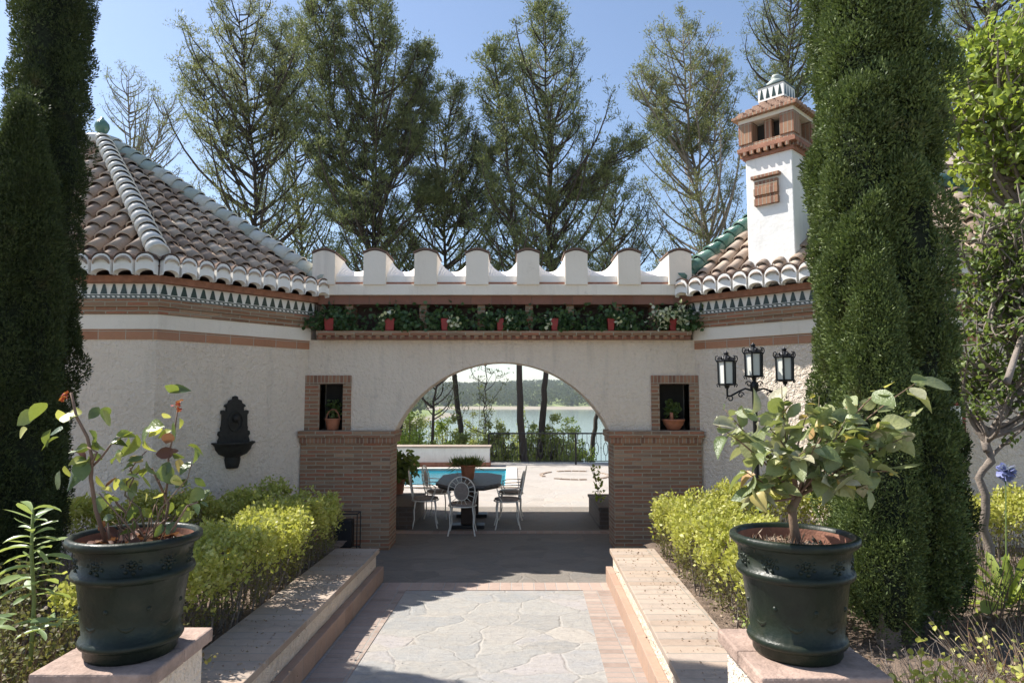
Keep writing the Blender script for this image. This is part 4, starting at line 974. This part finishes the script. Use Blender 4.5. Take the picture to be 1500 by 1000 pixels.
# right pot bush
qb=thing('pale_leaved_bush',(RPX,RPY,1.43),'bushy plant with large pale green leaves growing in the right pot','shrub')
st=MB(); st.tube([P3(1168,800,3.45),P3(1163,770,3.45),P3(1160,745,3.44),P3(1170,725,3.44)],[.026,.022,.021,.020],9)
st.ball(P3(1160,745,3.44),.026,8)
fk=at(1168,728,3.44)
ends=[(1048,622,3.3),(1062,600,3.5),(1080,640,3.6),(1100,610,3.3),(1120,655,3.2),(1092,690,3.35),(1110,720,3.3),(1145,566,3.4),(1150,600,3.6),(1185,600,3.3),(1200,640,3.2),(1215,610,3.6),(1245,640,3.3),(1262,590,3.45),(1290,570,3.4),(1300,620,3.3),(1325,640,3.4),(1310,690,3.35),(1280,720,3.4),(1250,690,3.2),(1225,700,3.5),(1340,562,3.4),(1180,660,3.2),(1135,690,3.5),(1200,580,3.5),(1275,650,3.55),(1240,612,3.2),(1330,605,3.35)]
LP_=[];LD_=[];LL_=[]; random.seed(12)
for ex,ey,eY in ends:
    e3=at(ex,ey,eY); pts=bez(fk,e3,(random.uniform(-.10,.10),random.uniform(-.08,.08),random.uniform(-.08,.14)),8)
    st.tube(pts,[.0075*(1-i/11) for i in range(9)],6)
    for k in range(19):
        t_=random.uniform(.42,1.0); i=min(7,int(t_*8)); p=pts[i].lerp(pts[i+1],t_*8-i)
        out=(p-fk).normalized(); d=out*.5+Vector((random.uniform(-1,1),random.uniform(-1,1),random.uniform(-.9,.35)))
        LP_.append(tuple(p+Vector((random.uniform(-.02,.02),random.uniform(-.03,.03),random.uniform(-.02,.02))))); LD_.append(tuple(d)); LL_.append(random.choice([.04,.05,.065,.075,.09,.105,.125,.14]))
LP_.append(tuple(at(1345,561,3.4))); LD_.append((1,0,-.02)); LL_.append(.18)
st.build('stems',M['twig'],qb,smooth=True)
LP_=np.array(LP_);LD_=np.array(LD_);LL_=np.array(LL_); k=g.random(len(LP_))<.10; k[-1]=False
qobj('leaves',leaves(LP_[~k],LD_[~k],LL_[~k],'ovate',.62,1.1),M['lf_rose2'],qb,smooth=True)
qobj('yellow_leaves',leaves(LP_[k],LD_[k],LL_[k]*.7,'ovate',.8,1),M['lf_yel'],qb,smooth=True)
n=500; P=np.array([RPX,RPY,1.43])+g.normal(size=(n,3))*np.array([.085,.085,.012]); P[:,0]-=.04; P[:,2]=np.maximum(P[:,2],1.425)
o=qobj('dry_mulch',cards(P,rvec(n,g)+np.array([0,0,.35]),.045,.006),M['lf_dry'],qb); o['kind']='stuff'
# ---------------------------------------------------------------- cypress
def cypress(name,x,y,z0,H,rb,label,mat,seed,n_t=9000,lean=(0,0),prof=None,L=.06,lobes=5,ht=12,clump=1.0):
    rb*=.93
    g=np.random.default_rng(seed); t=thing(name,(x,y,z0),label,'cypress')
    ph=g.uniform(0,2*PI,12)
    def rad(th,s):
        base=np.interp(s,[0,.04,.12,.3,.6,.85,1],[.55,.85,1.0,.98,.88,.6,.05]) if prof is None else np.interp(s,*prof)
        z=s*H
        ridge=.19*np.cos(lobes*th+ph[0]+.55*np.sin(z*.7+ph[1]))+.07*np.cos((lobes*2+1)*th+ph[2]+1.1*np.sin(z*1.3+ph[3]))
        lump=.08*np.sin(z*3.2+3*th+ph[4])+.07*np.sin(z*6.1-5*th+ph[5])+.07*np.sin(z*11+7*th+ph[6])*np.sin(z*4.3-2*th+ph[7])
        return rb*base*(1+ridge+lump)
    # solid dark core, added to block light and darken the gaps
    k,nz=28,60; V=[];F=[]
    for j in range(nz+1):
        s=j/nz
        for i in range(k):
            th=2*PI*i/k; r=float(rad(th,s))*.84-.03; V.append((x+lean[0]*s+r*math.cos(th),y+lean[1]*s+r*math.sin(th),z0+.12+s*(H-.1)))
    for j in range(nz):
        for i in range(k): F.append((j*k+i,j*k+(i+1)%k,(j+1)*k+(i+1)%k,(j+1)*k+i))
    F.append(tuple(range(k))[::-1]); F.append(tuple(range(nz*k,nz*k+k)))
    mkmesh('light_block_core',V,F,M['core'],t,smooth=True)
    nc=int(n_t*.125); s=g.random(nc)**.9; th=g.uniform(0,2*PI,nc)
    cs=g.uniform(.06,.15,nc)*clump; r=rad(th,s)*(1+g.normal(0,.03,nc))-cs*.75+np.minimum(g.exponential(.02,nc),.08)
    C=np.stack([x+lean[0]*s+r*np.cos(th),y+lean[1]*s+r*np.sin(th),z0+.1+s*H],1)
    m=np.maximum(60,(cs/.1)**2*ht*17).astype(int); O=np.repeat(np.stack([np.cos(th),np.sin(th),np.full(nc,.45)],1),m,0); CC=np.repeat(C,m,0); S_=np.repeat(cs,m)[:,None]
    N=len(CC); d=unit(rvec(N,g)+O*.75)
    # each clump is itself knobbly: a few sub-knobs per clump
    kn=.13*np.sin(d[:,0:1]*9+S_*400)*np.sin(d[:,2:3]*8+S_*900)*np.sin(d[:,1:2]*9+S_*650)
    P=CC+d*S_*np.array([1,1,1.55])*(.80+.26*g.random((N,1))+kn*1.6)
    D=d*.75+np.array([0,0,.5])+g.normal(size=CC.shape)*.35
    qobj('foliage',cards(P,D,g.uniform(.45,1.1,N)*L*.60,L*.20),mat,t)
    mb=MB().tube([(x,y,z0-.1),(x,y,z0+.5)],.09,8); mb.build('trunk',M['barkp'],t)
    return t
cypress('cypress',3.09,5.75,.3,9.0,.475,'tall dense cypress with sunlit left flank, right of the path',M['lf_cyp'],1,13000,lean=(.10,0),L=.075,lobes=4,ht=13,clump=1.15)
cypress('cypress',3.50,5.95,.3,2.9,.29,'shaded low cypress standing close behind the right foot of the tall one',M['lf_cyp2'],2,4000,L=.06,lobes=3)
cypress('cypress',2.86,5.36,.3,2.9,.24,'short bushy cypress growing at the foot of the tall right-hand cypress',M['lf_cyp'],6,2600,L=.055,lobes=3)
cx=at(50,500,6.6).x
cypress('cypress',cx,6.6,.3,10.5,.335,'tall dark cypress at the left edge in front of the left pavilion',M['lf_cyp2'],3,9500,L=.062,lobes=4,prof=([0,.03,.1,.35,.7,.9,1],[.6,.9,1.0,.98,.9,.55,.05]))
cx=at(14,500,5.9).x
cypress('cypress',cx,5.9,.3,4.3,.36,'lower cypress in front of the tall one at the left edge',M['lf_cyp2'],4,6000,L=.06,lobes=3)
# ---------------------------------------------------------------- hedges
def hedge(label,pts,w_,h,z0,seed,dens=5200,top=None,side=.5,bald=.35):
    g=np.random.default_rng(seed); P0=Vector(pts[0]);P1=Vector(pts[-1]); t=thing('hedge',((P0.x+P1.x)/2,(P0.y+P1.y)/2,z0),label,'hedge')
    Ls=sum((Vector(pts[i+1])-Vector(pts[i])).length for i in range(len(pts)-1))
    n=int(Ls*dens); u=g.random(n)*Ls; acc=0; C=np.zeros((n,2)); Nn=np.zeros((n,2))
    for i in range(len(pts)-1):
        a=Vector(pts[i]);b=Vector(pts[i+1]); l=(b-a).length; k=(u>=acc)&(u<=acc+l); f=((u[k]-acc)/l)[:,None]
        C[k]=np.array(a)*(1-f)+np.array(b)*f; e_=(b-a)/l; Nn[k]=np.array([-e_.y,e_.x]); acc+=l
    # shell-biased cross-section
    a=g.uniform(-1,1,n); v=g.random(n)
    lump=.06*np.sin(u*5.3+seed)+.05*np.sin(u*11.7+2*seed)+.04*np.sin(u*23+a*4)+.03*np.sin(u*41+a*9)
    shell=g.random(n)
    onTop=shell<.42; cross=np.where(onTop,a,np.sign(a)*(1-.28*g.random(n)**1.5)); hz=np.where(onTop,1-.12*g.random(n)**1.5,bald*.4+(1-bald*.4)*g.random(n)**.75)
    H=h+lump
    wv=w_/2*(1+.14*np.sin(u*7+cross*2)+.12*np.sin(u*17+hz*9)+.08*np.sin(u*37+hz*21))*np.where(hz<.3,.8,1)
    P=np.stack([C[:,0]+Nn[:,0]*cross*wv,C[:,1]+Nn[:,1]*cross*wv,z0+hz*H+.03*np.sin(u*31+cross*6)],1)
    # tufts: group into sprigs
    D=np.stack([Nn[:,0]*cross*.5,Nn[:,1]*cross*.5,np.full(n,.55)],1)+g.normal(size=(n,3))*.6
    # taller shoots
    ns=int(Ls*26); su=g.integers(0,n,ns); SP=[];SD=[]
    for i in su:
        if hz[i]<.7: continue
        b=P[i]; hh=g.uniform(.05,.15); dd=np.array([g.normal()*.25,g.normal()*.25,1.0])
        for k in range(14):
            SP.append(b+dd*hh*k/13+g.normal(size=3)*.010); SD.append(dd*.4+g.normal(size=3)*.9)
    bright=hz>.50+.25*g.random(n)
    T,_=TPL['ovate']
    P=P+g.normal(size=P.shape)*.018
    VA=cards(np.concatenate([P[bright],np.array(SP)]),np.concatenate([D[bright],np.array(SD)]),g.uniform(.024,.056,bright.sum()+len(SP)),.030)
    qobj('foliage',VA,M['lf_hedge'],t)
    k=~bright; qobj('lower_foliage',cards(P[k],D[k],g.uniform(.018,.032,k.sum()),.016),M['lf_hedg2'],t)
    mb=MB(); 
    for i in range(int(Ls*46)):
        j=g.integers(0,n); c=C[j]+Nn[j]*g.uniform(-1,1)*w_*.42; q0=Vector((c[0],c[1],z0-.02)); q1=q0+Vector((g.normal()*.07,g.normal()*.07,h*g.uniform(.55,.92)))
        mb.tube(bez(q0,q1,(g.normal()*.04,g.normal()*.04,0),4),[.008,.007,.006,.004,.003],4,caps=False)
    mb.build('stems',M['barkp'],t); return t
hedge('golden privet hedge beside the left low wall, towards the arch',[(-2.62,4.5),(-2.42,6.0),(-2.36,8.35)],.62,.66,.3,31,6200,bald=.5)
hedge('golden privet hedge in front of the left pavilion wall',[(-2.9,8.75),(-3.6,7.95),(-5.0,7.6)],.42,.68,.3,32,6000)
hedge('golden privet hedge beside the right low wall, towards the arch',[(2.12,5.25),(2.05,6.2),(2.02,8.3)],.66,.66,.3,33,6600,bald=.2)
hedge('golden privet hedge at the foot of the right pavilion wall',[(2.65,8.9),(3.3,8.25),(4.2,7.9)],.4,.72,.3,34,5200)
hedge('golden privet hedge at the far right edge',[(4.9,7.6),(6.6,7.4)],.6,.75,.3,35,5200)
# spatulate plant at left edge
ep=thing('spurge_plant',(at(48,870,4.1).x,4.1,.3),'pale green spurge with long paddle-shaped leaves at the left edge','plant')
st=MB(); a0=at(50,880,4.1); a1=at(48,745,4.1); st.tube([(a0.x,4.1,.3),a0,at(46,810,4.1),a1],[.012,.011,.010,.007],7); st.build('stem',leafmat('fleshy_stem',[(.25,.3,.12),(.25,.3,.12)]),ep,smooth=True)
P=[];D=[]
for k in range(38):
    t_=(k+.5)/38; p=a1.lerp(a0,t_*.95); an=k*2.4; up=.55-.5*t_; P.append(tuple(p)); D.append((math.cos(an),math.sin(an)*.9,up))
for k in range(26):
    an=k*2.4; p=Vector((a0.x+.25*math.cos(k),4.0+.1*math.sin(k*2),a0.z-.1)); P.append(tuple(p)); D.append((math.cos(an),math.sin(an),.3))
qobj('leaves',leaves(np.array(P),np.array(D),g.uniform(.12,.22,len(P)),'long',.55,.35),M['lf_euph'],ep,smooth=True)
# low twiggy shrubs
def twiggy(x,y,z0,rx,ry,h,n,seed,label,mat,nst=40,stem=.004,smat='twig',ls=.028,dry=0,name='low_shrub'):
    g=np.random.default_rng(seed); t=thing(name,(x,y,z0),label,'shrub'); mb=MB(); P=[]
    for k in range(nst):
        a=g.uniform(0,2*PI); r=g.random()**.5; q0=Vector((x+rx*.7*r*math.cos(a),y+ry*.7*r*math.sin(a),z0)); q1=Vector((x+rx*r*math.cos(a)+g.normal()*.06,y+ry*r*math.sin(a)+g.normal()*.06,z0+h*g.uniform(.5,1)))
        pts=bez(q0,q1,(g.normal()*.05,g.normal()*.05,.02),5); mb.tube(pts,[stem,stem,stem*.8,stem*.7,stem*.6,stem*.4],4,caps=False)
        for _ in range(max(1,n//nst)):
            f=g.uniform(.35,1.02); i=min(4,int(f*5)); P.append(np.array(pts[i].lerp(pts[i+1],min(1,f*5-i)))+g.normal(size=3)*.028)
    mb.build('stems',M[smat],t)
    if n>0:
        P=np.array(P); qobj('foliage',leaves(P,g.normal(size=P.shape)+np.array([0,0,.2]),g.uniform(.6,1.3,len(P))*ls,'ovate',.8,1),M[mat],t)
    return t
twiggy(-3.05,4.1,.3,.75,.6,.55,3800,51,'brownish small-leaved shrub at the bottom left corner','lf_hedg2',150)
twiggy(-2.35,4.35,.3,.4,.35,.5,1300,52,'brownish small-leaved shrub behind the left pedestal','lf_hedg2',60)
twiggy(-3.45,5.0,.3,.5,.4,.75,2600,57,'mixed green shrub at the foot of the left cypresses','lf_hedg2',80)
twiggy(2.62,4.35,.3,.42,.35,.30,0,53,'bare pale twigs at the foot of the right cypress','lf_dry',170,.0028,'barkp')
twiggy(3.45,4.5,.3,.75,.45,.40,420,54,'dry twiggy shrub with a few leaves at the bottom right corner','lf_hedge',260,.0035,'lf_dry',.034)
twiggy(2.38,4.0,.3,.24,.18,.44,260,55,'small yellow-green sprig right of the right pot','lf_hedge',14,.004,'twig',.042)
twiggy(2.98,4.15,.3,.25,.18,.34,120,59,'small yellow-green sprig at the bottom edge, right of the others','lf_hedge',10,.004,'twig',.042)
twiggy(1.78,5.0,.36,.13,.4,.22,420,56,'fresh green weed creeping onto the right low wall','lf_tree',50,.002,'twig',.022)
twiggy(3.9,6.1,.3,.8,.7,.6,900,58,'loose green undergrowth behind the right cypress','lf_treed',80,.004)
# agapanthus
ag=thing('blue_flower',(at(1472,760,6.2).x,6.2,.3),'single pale blue globe flower on a tall stem at the right edge','flower')
c=at(1473,690,6.2); MB().tube([(c.x-.05,6.2,.3),(c.x-.04,6.2,.8),tuple(c)],.006,5).build('stem',M['lf_euph'],ag)
P=np.tile(np.array(c),(60,1)); qobj('petals',leaves(P,rvec(60,g),.085,'long',1,1),M['blue'],ag)
P=np.tile(np.array([c.x-.05,6.2,.32]),(26,1)); D=g.normal(size=(26,3))+np.array([0,0,1.2]); qobj('leaves',leaves(P,D,.5,'long',.3,.2),M['lf_tree'],ag)
#%%TREES
# ---------------------------------------------------------------- trees
def tree(name,label,cat,Y,stems,mat,seed,r0,bark='bark',puff=.36,cn=38,L=.16,W=.034,nb=26,sub=8,up=1.35,group=None,flat=.6,kind='cards',base=None,gap=.0):
    g=np.random.default_rng(seed); random.seed(seed)
    b=at(*stems[0][0][0],Y); zb=terr(b.x,Y) if base is None else base
    t=thing(name,(b.x,Y,zb),label,cat,group); tr=MB(); PC=[]; PS=[]
    sc=Y/1000.
    for si,(pts,prof) in enumerate(stems):
        w3=[at(px,py,Y+(0 if si==0 else g.normal()*.5)) for px,py in pts]
        if si==0: w3[0].z=min(w3[0].z,99); w3=[Vector((w3[0].x,w3[0].y,zb-.2))]+w3
        # smooth polyline
        fine=[]
        for i in range(len(w3)-1):
            for k in range(4): fine.append(w3[i].lerp(w3[i+1],k/4)+Vector((g.normal(),g.normal(),0))*.035*(1 if i else 0))
        fine.append(w3[-1]); n=len(fine); rs_=r0*(1 if si==0 else .55)
        tr.tube(fine,[max(.018,rs_*(1-.88*(i/(n-1))**1.1)) for i in range(n)],8)
        if not prof: continue
        yy=[p[0] for p in prof]; rr=[p[1]*sc for p in prof]
        ztop=at(pts[-1][0],yy[0],Y).z; zlow=at(pts[0][0],yy[-1],Y).z
        cnt=int(nb*max(1,(yy[-1]-yy[0])/60))
        for k in range(cnt):
            f=(k+g.random())/cnt; zt=zlow+(ztop-zlow)*f    # height where foliage sits
            py=yy[-1]+(yy[0]-yy[-1])*f
            a=k*2.39996+g.normal()*.4
            rad=np.interp(py,yy,rr)*g.uniform(.5,1.1)*(1+.22*math.sin(2*a+zt*.55+seed)+.12*math.sin(zt*1.7+a*3+seed*2))
            # attach point lower on the trunk
            za=zt-rad*up*g.uniform(.7,1.15)
            za=max(za,fine[0].z+1)
            i=0
            while i<n-2 and fine[i+1].z<za: i+=1
            dz=fine[i+1].z-fine[i].z; q=fine[i].lerp(fine[i+1],min(1,max(0,(za-fine[i].z)/dz if abs(dz)>1e-6 else 0)))
            # axis at height zt
            j=0
            while j<n-2 and fine[j+1].z<zt: j+=1
            ax=fine[j+1] if fine[j+1].z<zt else fine[j].lerp(fine[j+1],min(1,max(0,(zt-fine[j].z)/max(1e-6,fine[j+1].z-fine[j].z))))
            tip=Vector((ax.x+rad*math.cos(a),ax.y+rad*math.sin(a),zt))
            lim=bez(q,tip,(rad*.30*math.cos(a)+g.normal()*.22,rad*.30*math.sin(a)+g.normal()*.22,-rad*.30*g.random()),6)
            lr=min(.014+.014*rad,r0*.42); tr.tube(lim,[lr*(1.25-i_/6.5) for i_ in range(7)],5,caps=False)
            if g.random()<gap: continue
            for m_ in range(sub):
                f2=g.uniform(.42,1.0) if m_ else 1.0; i2=min(5,int(f2*6)); p=lim[i2].lerp(lim[i2+1],min(1,f2*6-i2))
                o2_=Vector((g.normal()*.5,g.normal()*.5,abs(g.normal())*.45+.1))*(.28+.16*rad)*(1 if m_ else .2); e_=p+o2_
                tr.tube([p,p.lerp(e_,.5)+Vector((0,0,-.03)),e_],[.012,.009,.006],3,caps=False)
                PC.append(tuple(e_)); PS.append(puff*g.uniform(.6,1.25))
                PC.append(tuple(p.lerp(e_,.45))); PS.append(puff*g.uniform(.45,.8))
    tr.build('trunk',M[bark],t,smooth=True)
    cn=max(6,int(cn*.50)); C=np.array(PC); S=np.array(PS); n=len(C); CC=np.repeat(C,cn,0); SS=np.repeat(S,cn)[:,None]
    d=rvec(n*cn,g); P=CC+d*SS*g.random((n*cn,1))**.45*np.array([1,1,flat])*.75
    D=d*.5+np.array([0,0,.55])+g.normal(size=P.shape)*.35
    if kind=='cards': qobj('crown',cards(P,D,g.uniform(.6,1.2,len(P))*L,W),M[mat],t)
    else: qobj('crown',leaves(P,D*np.array([1,1,0])+np.array([0,0,-.4])+g.normal(size=P.shape)*.4,g.uniform(.6,1.2,len(P))*L,'ovate',.75,.9),M[mat],t)
    return t
G='pine trees rising behind the arch wall'
tree('pine_tree','tallest dense dark pine with forked stems, left of the parapet centre','pine tree',28,
 [([(590,660),(583,605),(560,450),(549,370),(547,250),(548,120),(545,5)],[(-22,30),(10,52),(60,70),(130,84),(200,84),(280,78),(345,86),(400,84)]),
  ([(546,380),(515,290),(490,170),(472,20)],[(0,24),(60,44),(150,50),(240,50),(330,50)]),
  ([(552,330),(585,225),(607,140),(617,70)],[(62,14),(110,34),(190,40),(230,30)]),
  ([(553,372),(590,330),(640,270)],[(250,22),(300,26)])],'lf_pine',101,.19,group=G,nb=24,cn=34)
tree('pine_tree','dark pine with low rounded top, right of the tallest pine','pine tree',31,
 [([(676,655),(665,537),(655,440),(650,370),(651,250),(660,140)],[(120,20),(150,48),(210,66),(300,92),(350,96),(400,90)]),([(655,360),(690,280),(715,215)],[(200,24),(260,40),(330,50)])],'lf_pined',102,.15,group=G,nb=24,cn=36)
tree('pine_tree','tall slender-topped pine above the middle of the parapet','pine tree',27,
 [([(793,680),(796,600),(800,540),(805,385),(805,220),(797,20)],[(4,14),(35,42),(75,70),(130,80),(230,80),(300,96),(360,100),(400,90)]),([(808,325),(850,275),(905,225),(945,200)],[(190,34),(240,42),(300,46)])],'lf_pine',103,.17,group=G,nb=22,cn=34)
tree('pine_tree','yellow-green open pine with bare limbs, left of the chimney','pine tree',30,
 [([(1060,600),(1045,450),(1035,345),(1012,220),(1004,120),(1000,40)],[(26,22),(55,58),(100,78),(200,84),(290,86),(350,84),(400,70)]),([(1068,400),(1062,330),(1045,220),(1048,90)],[(70,24),(120,36),(220,40)]),([(1020,260),(985,190),(950,140)],[(110,26),(170,34),(220,30)])],'lf_pinel',104,.15,bark='barkp',group=G,nb=19,cn=26,gap=.12)
tree('pine_tree','broad light green pine behind the left roof hip','pine tree',30,
 [([(372,560),(372,420),(375,270),(362,140),(350,10)],[(-20,56),(20,72),(80,84),(150,80),(220,84),(300,92),(350,90)]),([(372,330),(330,220),(290,120)],[(80,26),(130,40),(220,50)]),([(378,300),(400,180),(405,60)],[(30,26),(110,38),(200,44)])],'lf_pinel',105,.15,group=G,nb=19,cn=26)
tree('pine_tree','thin greyish half-bare pine behind the green roof finial','pine tree',38,
 [([(188,420),(190,300),(190,200),(186,110)],[(98,16),(125,44),(170,66),(230,80),(310,80)]),([(190,300),(225,220),(240,170)],[(140,26),(200,40),(260,44)])],'lf_grey',106,.12,group=G,nb=24,cn=12,sub=4,bark='barkp')
tree('pine_tree','pine crown rising behind the chimney top','pine tree',34,[([(1150,560),(1150,300),(1152,100),(1160,-20)],[(-50,40),(10,62),(70,70),(115,58),(140,30)])],'lf_pine',107,.15,group=G,cn=32)
tree('pine_tree','distant pine crown above the far right leafy tree','pine tree',30,[([(1460,500),(1450,100),(1450,-60)],[(-90,60),(-20,92),(60,96),(115,80),(150,50)])],'lf_pine',108,.16,group=G,cn=30)
tree('pine_tree','slim pine in the gap between the broad light pine and the tallest one','pine tree',34,[([(455,560),(445,400),(432,260),(432,60)],[(20,22),(90,36),(180,42),(260,66),(330,80),(400,76)])],'lf_pine',109,.11,group=G,nb=20,cn=26)
tree('pine_tree','low pine leaning right, seen between the middle and the open pines','pine tree',33,[([(864,690),(870,640),(877,588),(893,480),(897,400),(903,270)],[(245,26),(290,48),(345,70),(410,66)])],'lf_pined',110,.15,group=G,cn=30)
tree('pine_tree','pine with the thickest trunk seen through the arch','pine tree',25.5,[([(769,690),(766,640),(762,535),(757,400),(745,250),(725,90)],[(62,16),(110,34),(190,42),(280,56),(350,66),(410,60)])],'lf_pine',111,.18,group=G,nb=16,cn=28)
tree('pine_tree','small dark pine with low side branches, through the left of the arch','pine tree',27,[([(632,660),(637,600),(637,550),(632,470)],[(430,20),(500,36),(560,40),(590,20)])],'lf_pined',112,.085,group=G,nb=9,cn=12,sub=3,gap=.3)
tree('young_tree','very thin wispy young tree in the middle of the arch view','tree',26,[([(711,665),(711,600),(712,540),(712,440)],[(500,18),(560,24),(640,22)])],'lf_grey',113,.035,nb=7,cn=9,sub=3,L=.13)
tree('pine_tree','far right pine crown behind the house','pine tree',40,[([(1330,500),(1330,250),(1330,60)],[(20,70),(120,90),(250,80)])],'lf_pine',114,.15,group=G,cn=22)
# bank shrubs seen through the arch
def bush(name,label,px,py,Y,rpx,hpx,mat,seed,group='shrubs on the lake bank'):
    g=np.random.default_rng(seed); c=at(px,py,Y); zb=terr(c.x,Y); rx=rpx*Y/1000; top=at(px,py-hpx,Y).z
    t=thing(name,(c.x,Y,zb),label,'shrub',group); mb=MB(); k=26; C=[]
    for _ in range(k):
        a=g.uniform(0,2*PI); r=g.random()**.6; q1=Vector((c.x+rx*r*math.cos(a),Y+rx*.7*r*math.sin(a),zb+(top-zb)*(.45+.5*g.random()*(1-.35*r))))
        mb.tube(bez((c.x,Y,zb),q1,(0,0,(top-zb)*.1),5),[.05,.04,.03,.02,.014,.01],5,caps=False)
        for f in (1.0,.85,.7,.55): C.append((np.array(Vector((c.x,Y,zb)).lerp(q1,f))+g.normal(size=3)*.25))
    mb.build('stems',M['bark'],t); C=np.array(C); n=len(C); m=42
    P=np.repeat(C,m,0)+rvec(n*m,g)*g.random((n*m,1))**.5*rx*.30
    qobj('foliage',cards(P,rvec(n*m,g)+np.array([0,0,.4]),g.uniform(.08,.17,n*m),.075),M[mat],t)
bs=[(600,655,27,26,62,'lf_tree','dense bank shrub just above the left end of the planter wall'),(672,660,27,22,60,'lf_bush','dense bank shrub behind the leaning trunk'),(728,672,26,22,70,'lf_bush','tall bank shrub at the corner of the railing'),(760,640,36,24,66,'lf_bush','pale bank shrub behind the thickest trunk'),(808,668,27,24,72,'lf_bush','full bank shrub behind the railing, right of the thickest trunk'),(625,615,48,26,40,'lf_bush','far bank shrub near the headland'),(835,640,34,20,40,'lf_treed','dark bank shrub left of the leaning right trunk'),
(610,640,32,24,55,'lf_bush','yellow-green bank shrub at the left foot of the arch view'),(655,625,36,26,45,'lf_bush','bright bank shrub between the two left trunks'),(650,655,29,22,50,'lf_tree','leafy bank shrub behind the white planter wall'),(690,650,34,22,45,'lf_bush','rounded bank shrub right of the leaning trunk'),(735,640,38,26,50,'lf_bush','olive bank shrub behind the start of the railing'),(782,640,30,24,50,'lf_bush','bank shrub between the two middle trunks'),(825,655,30,28,42,'lf_bush','low bank shrub behind the right half of the railing'),(590,600,40,26,45,'lf_grey','grey-green bank shrub at the extreme left of the arch view'),(700,600,44,20,50,'lf_grey','sparse tall bank shrub near the thin young tree'),(855,670,30,18,28,'lf_tree','small bank shrub beside the leaning right trunk')]
for i,(a,b,Y,r,h_,m_,lab) in enumerate(bs): bush('bank_shrub',lab,a,b,Y,r,h_,m_,200+i)
# right small garden tree + leafy tree
gt=dict(kind='leaves',group=None)
tree('garden_tree','small garden tree with pale forked trunk at the right edge','tree',6.7,
 [([(1468,880),(1455,800),(1440,700),(1445,650),(1470,590),(1480,520),(1475,440)],[(330,40),(420,60),(500,62),(600,60)]),([(1445,660),(1428,600),(1420,560)],[(520,20),(590,26)]),([(1475,560),(1500,480),(1500,360)],[(320,30),(420,50),(520,50)])],'lf_treed',120,.055,bark='barkp',puff=.13,cn=8,L=.055,nb=15,sub=4,base=.3,flat=.9,**gt)
tree('leafy_tree','fresh green broad-leaved tree at the upper right edge','tree',7.6,
 [([(1560,900),(1540,600),(1500,350),(1470,150)],[(40,60),(100,90),(200,105),(262,60)]),([(1520,420),(1560,250),(1580,100)],[(50,60),(150,80),(260,80)])],'lf_tree',121,.07,bark='barkp',puff=.26,cn=16,L=.085,nb=20,sub=5,base=.3,flat=.9,**gt)

# ---------------------------------------------------------------- haze
mb=MB().box(-8300,8300,-60,7200,-22,62); hm_=bpy.data.materials.new('valley_haze'); hm_.use_nodes=True; t_=hm_.node_tree
t_.nodes.remove(t_.nodes['Principled BSDF']); pv=t_.nodes.new('ShaderNodeVolumePrincipled'); pv.inputs['Density'].default_value=.00013; pv.inputs['Color'].default_value=(.86,.91,1,1); pv.inputs['Anisotropy'].default_value=.2
t_.links.new(pv.outputs[0],t_.nodes['Material Output'].inputs['Volume'])
o=mb.build('haze',hm_); o['kind']='stuff'
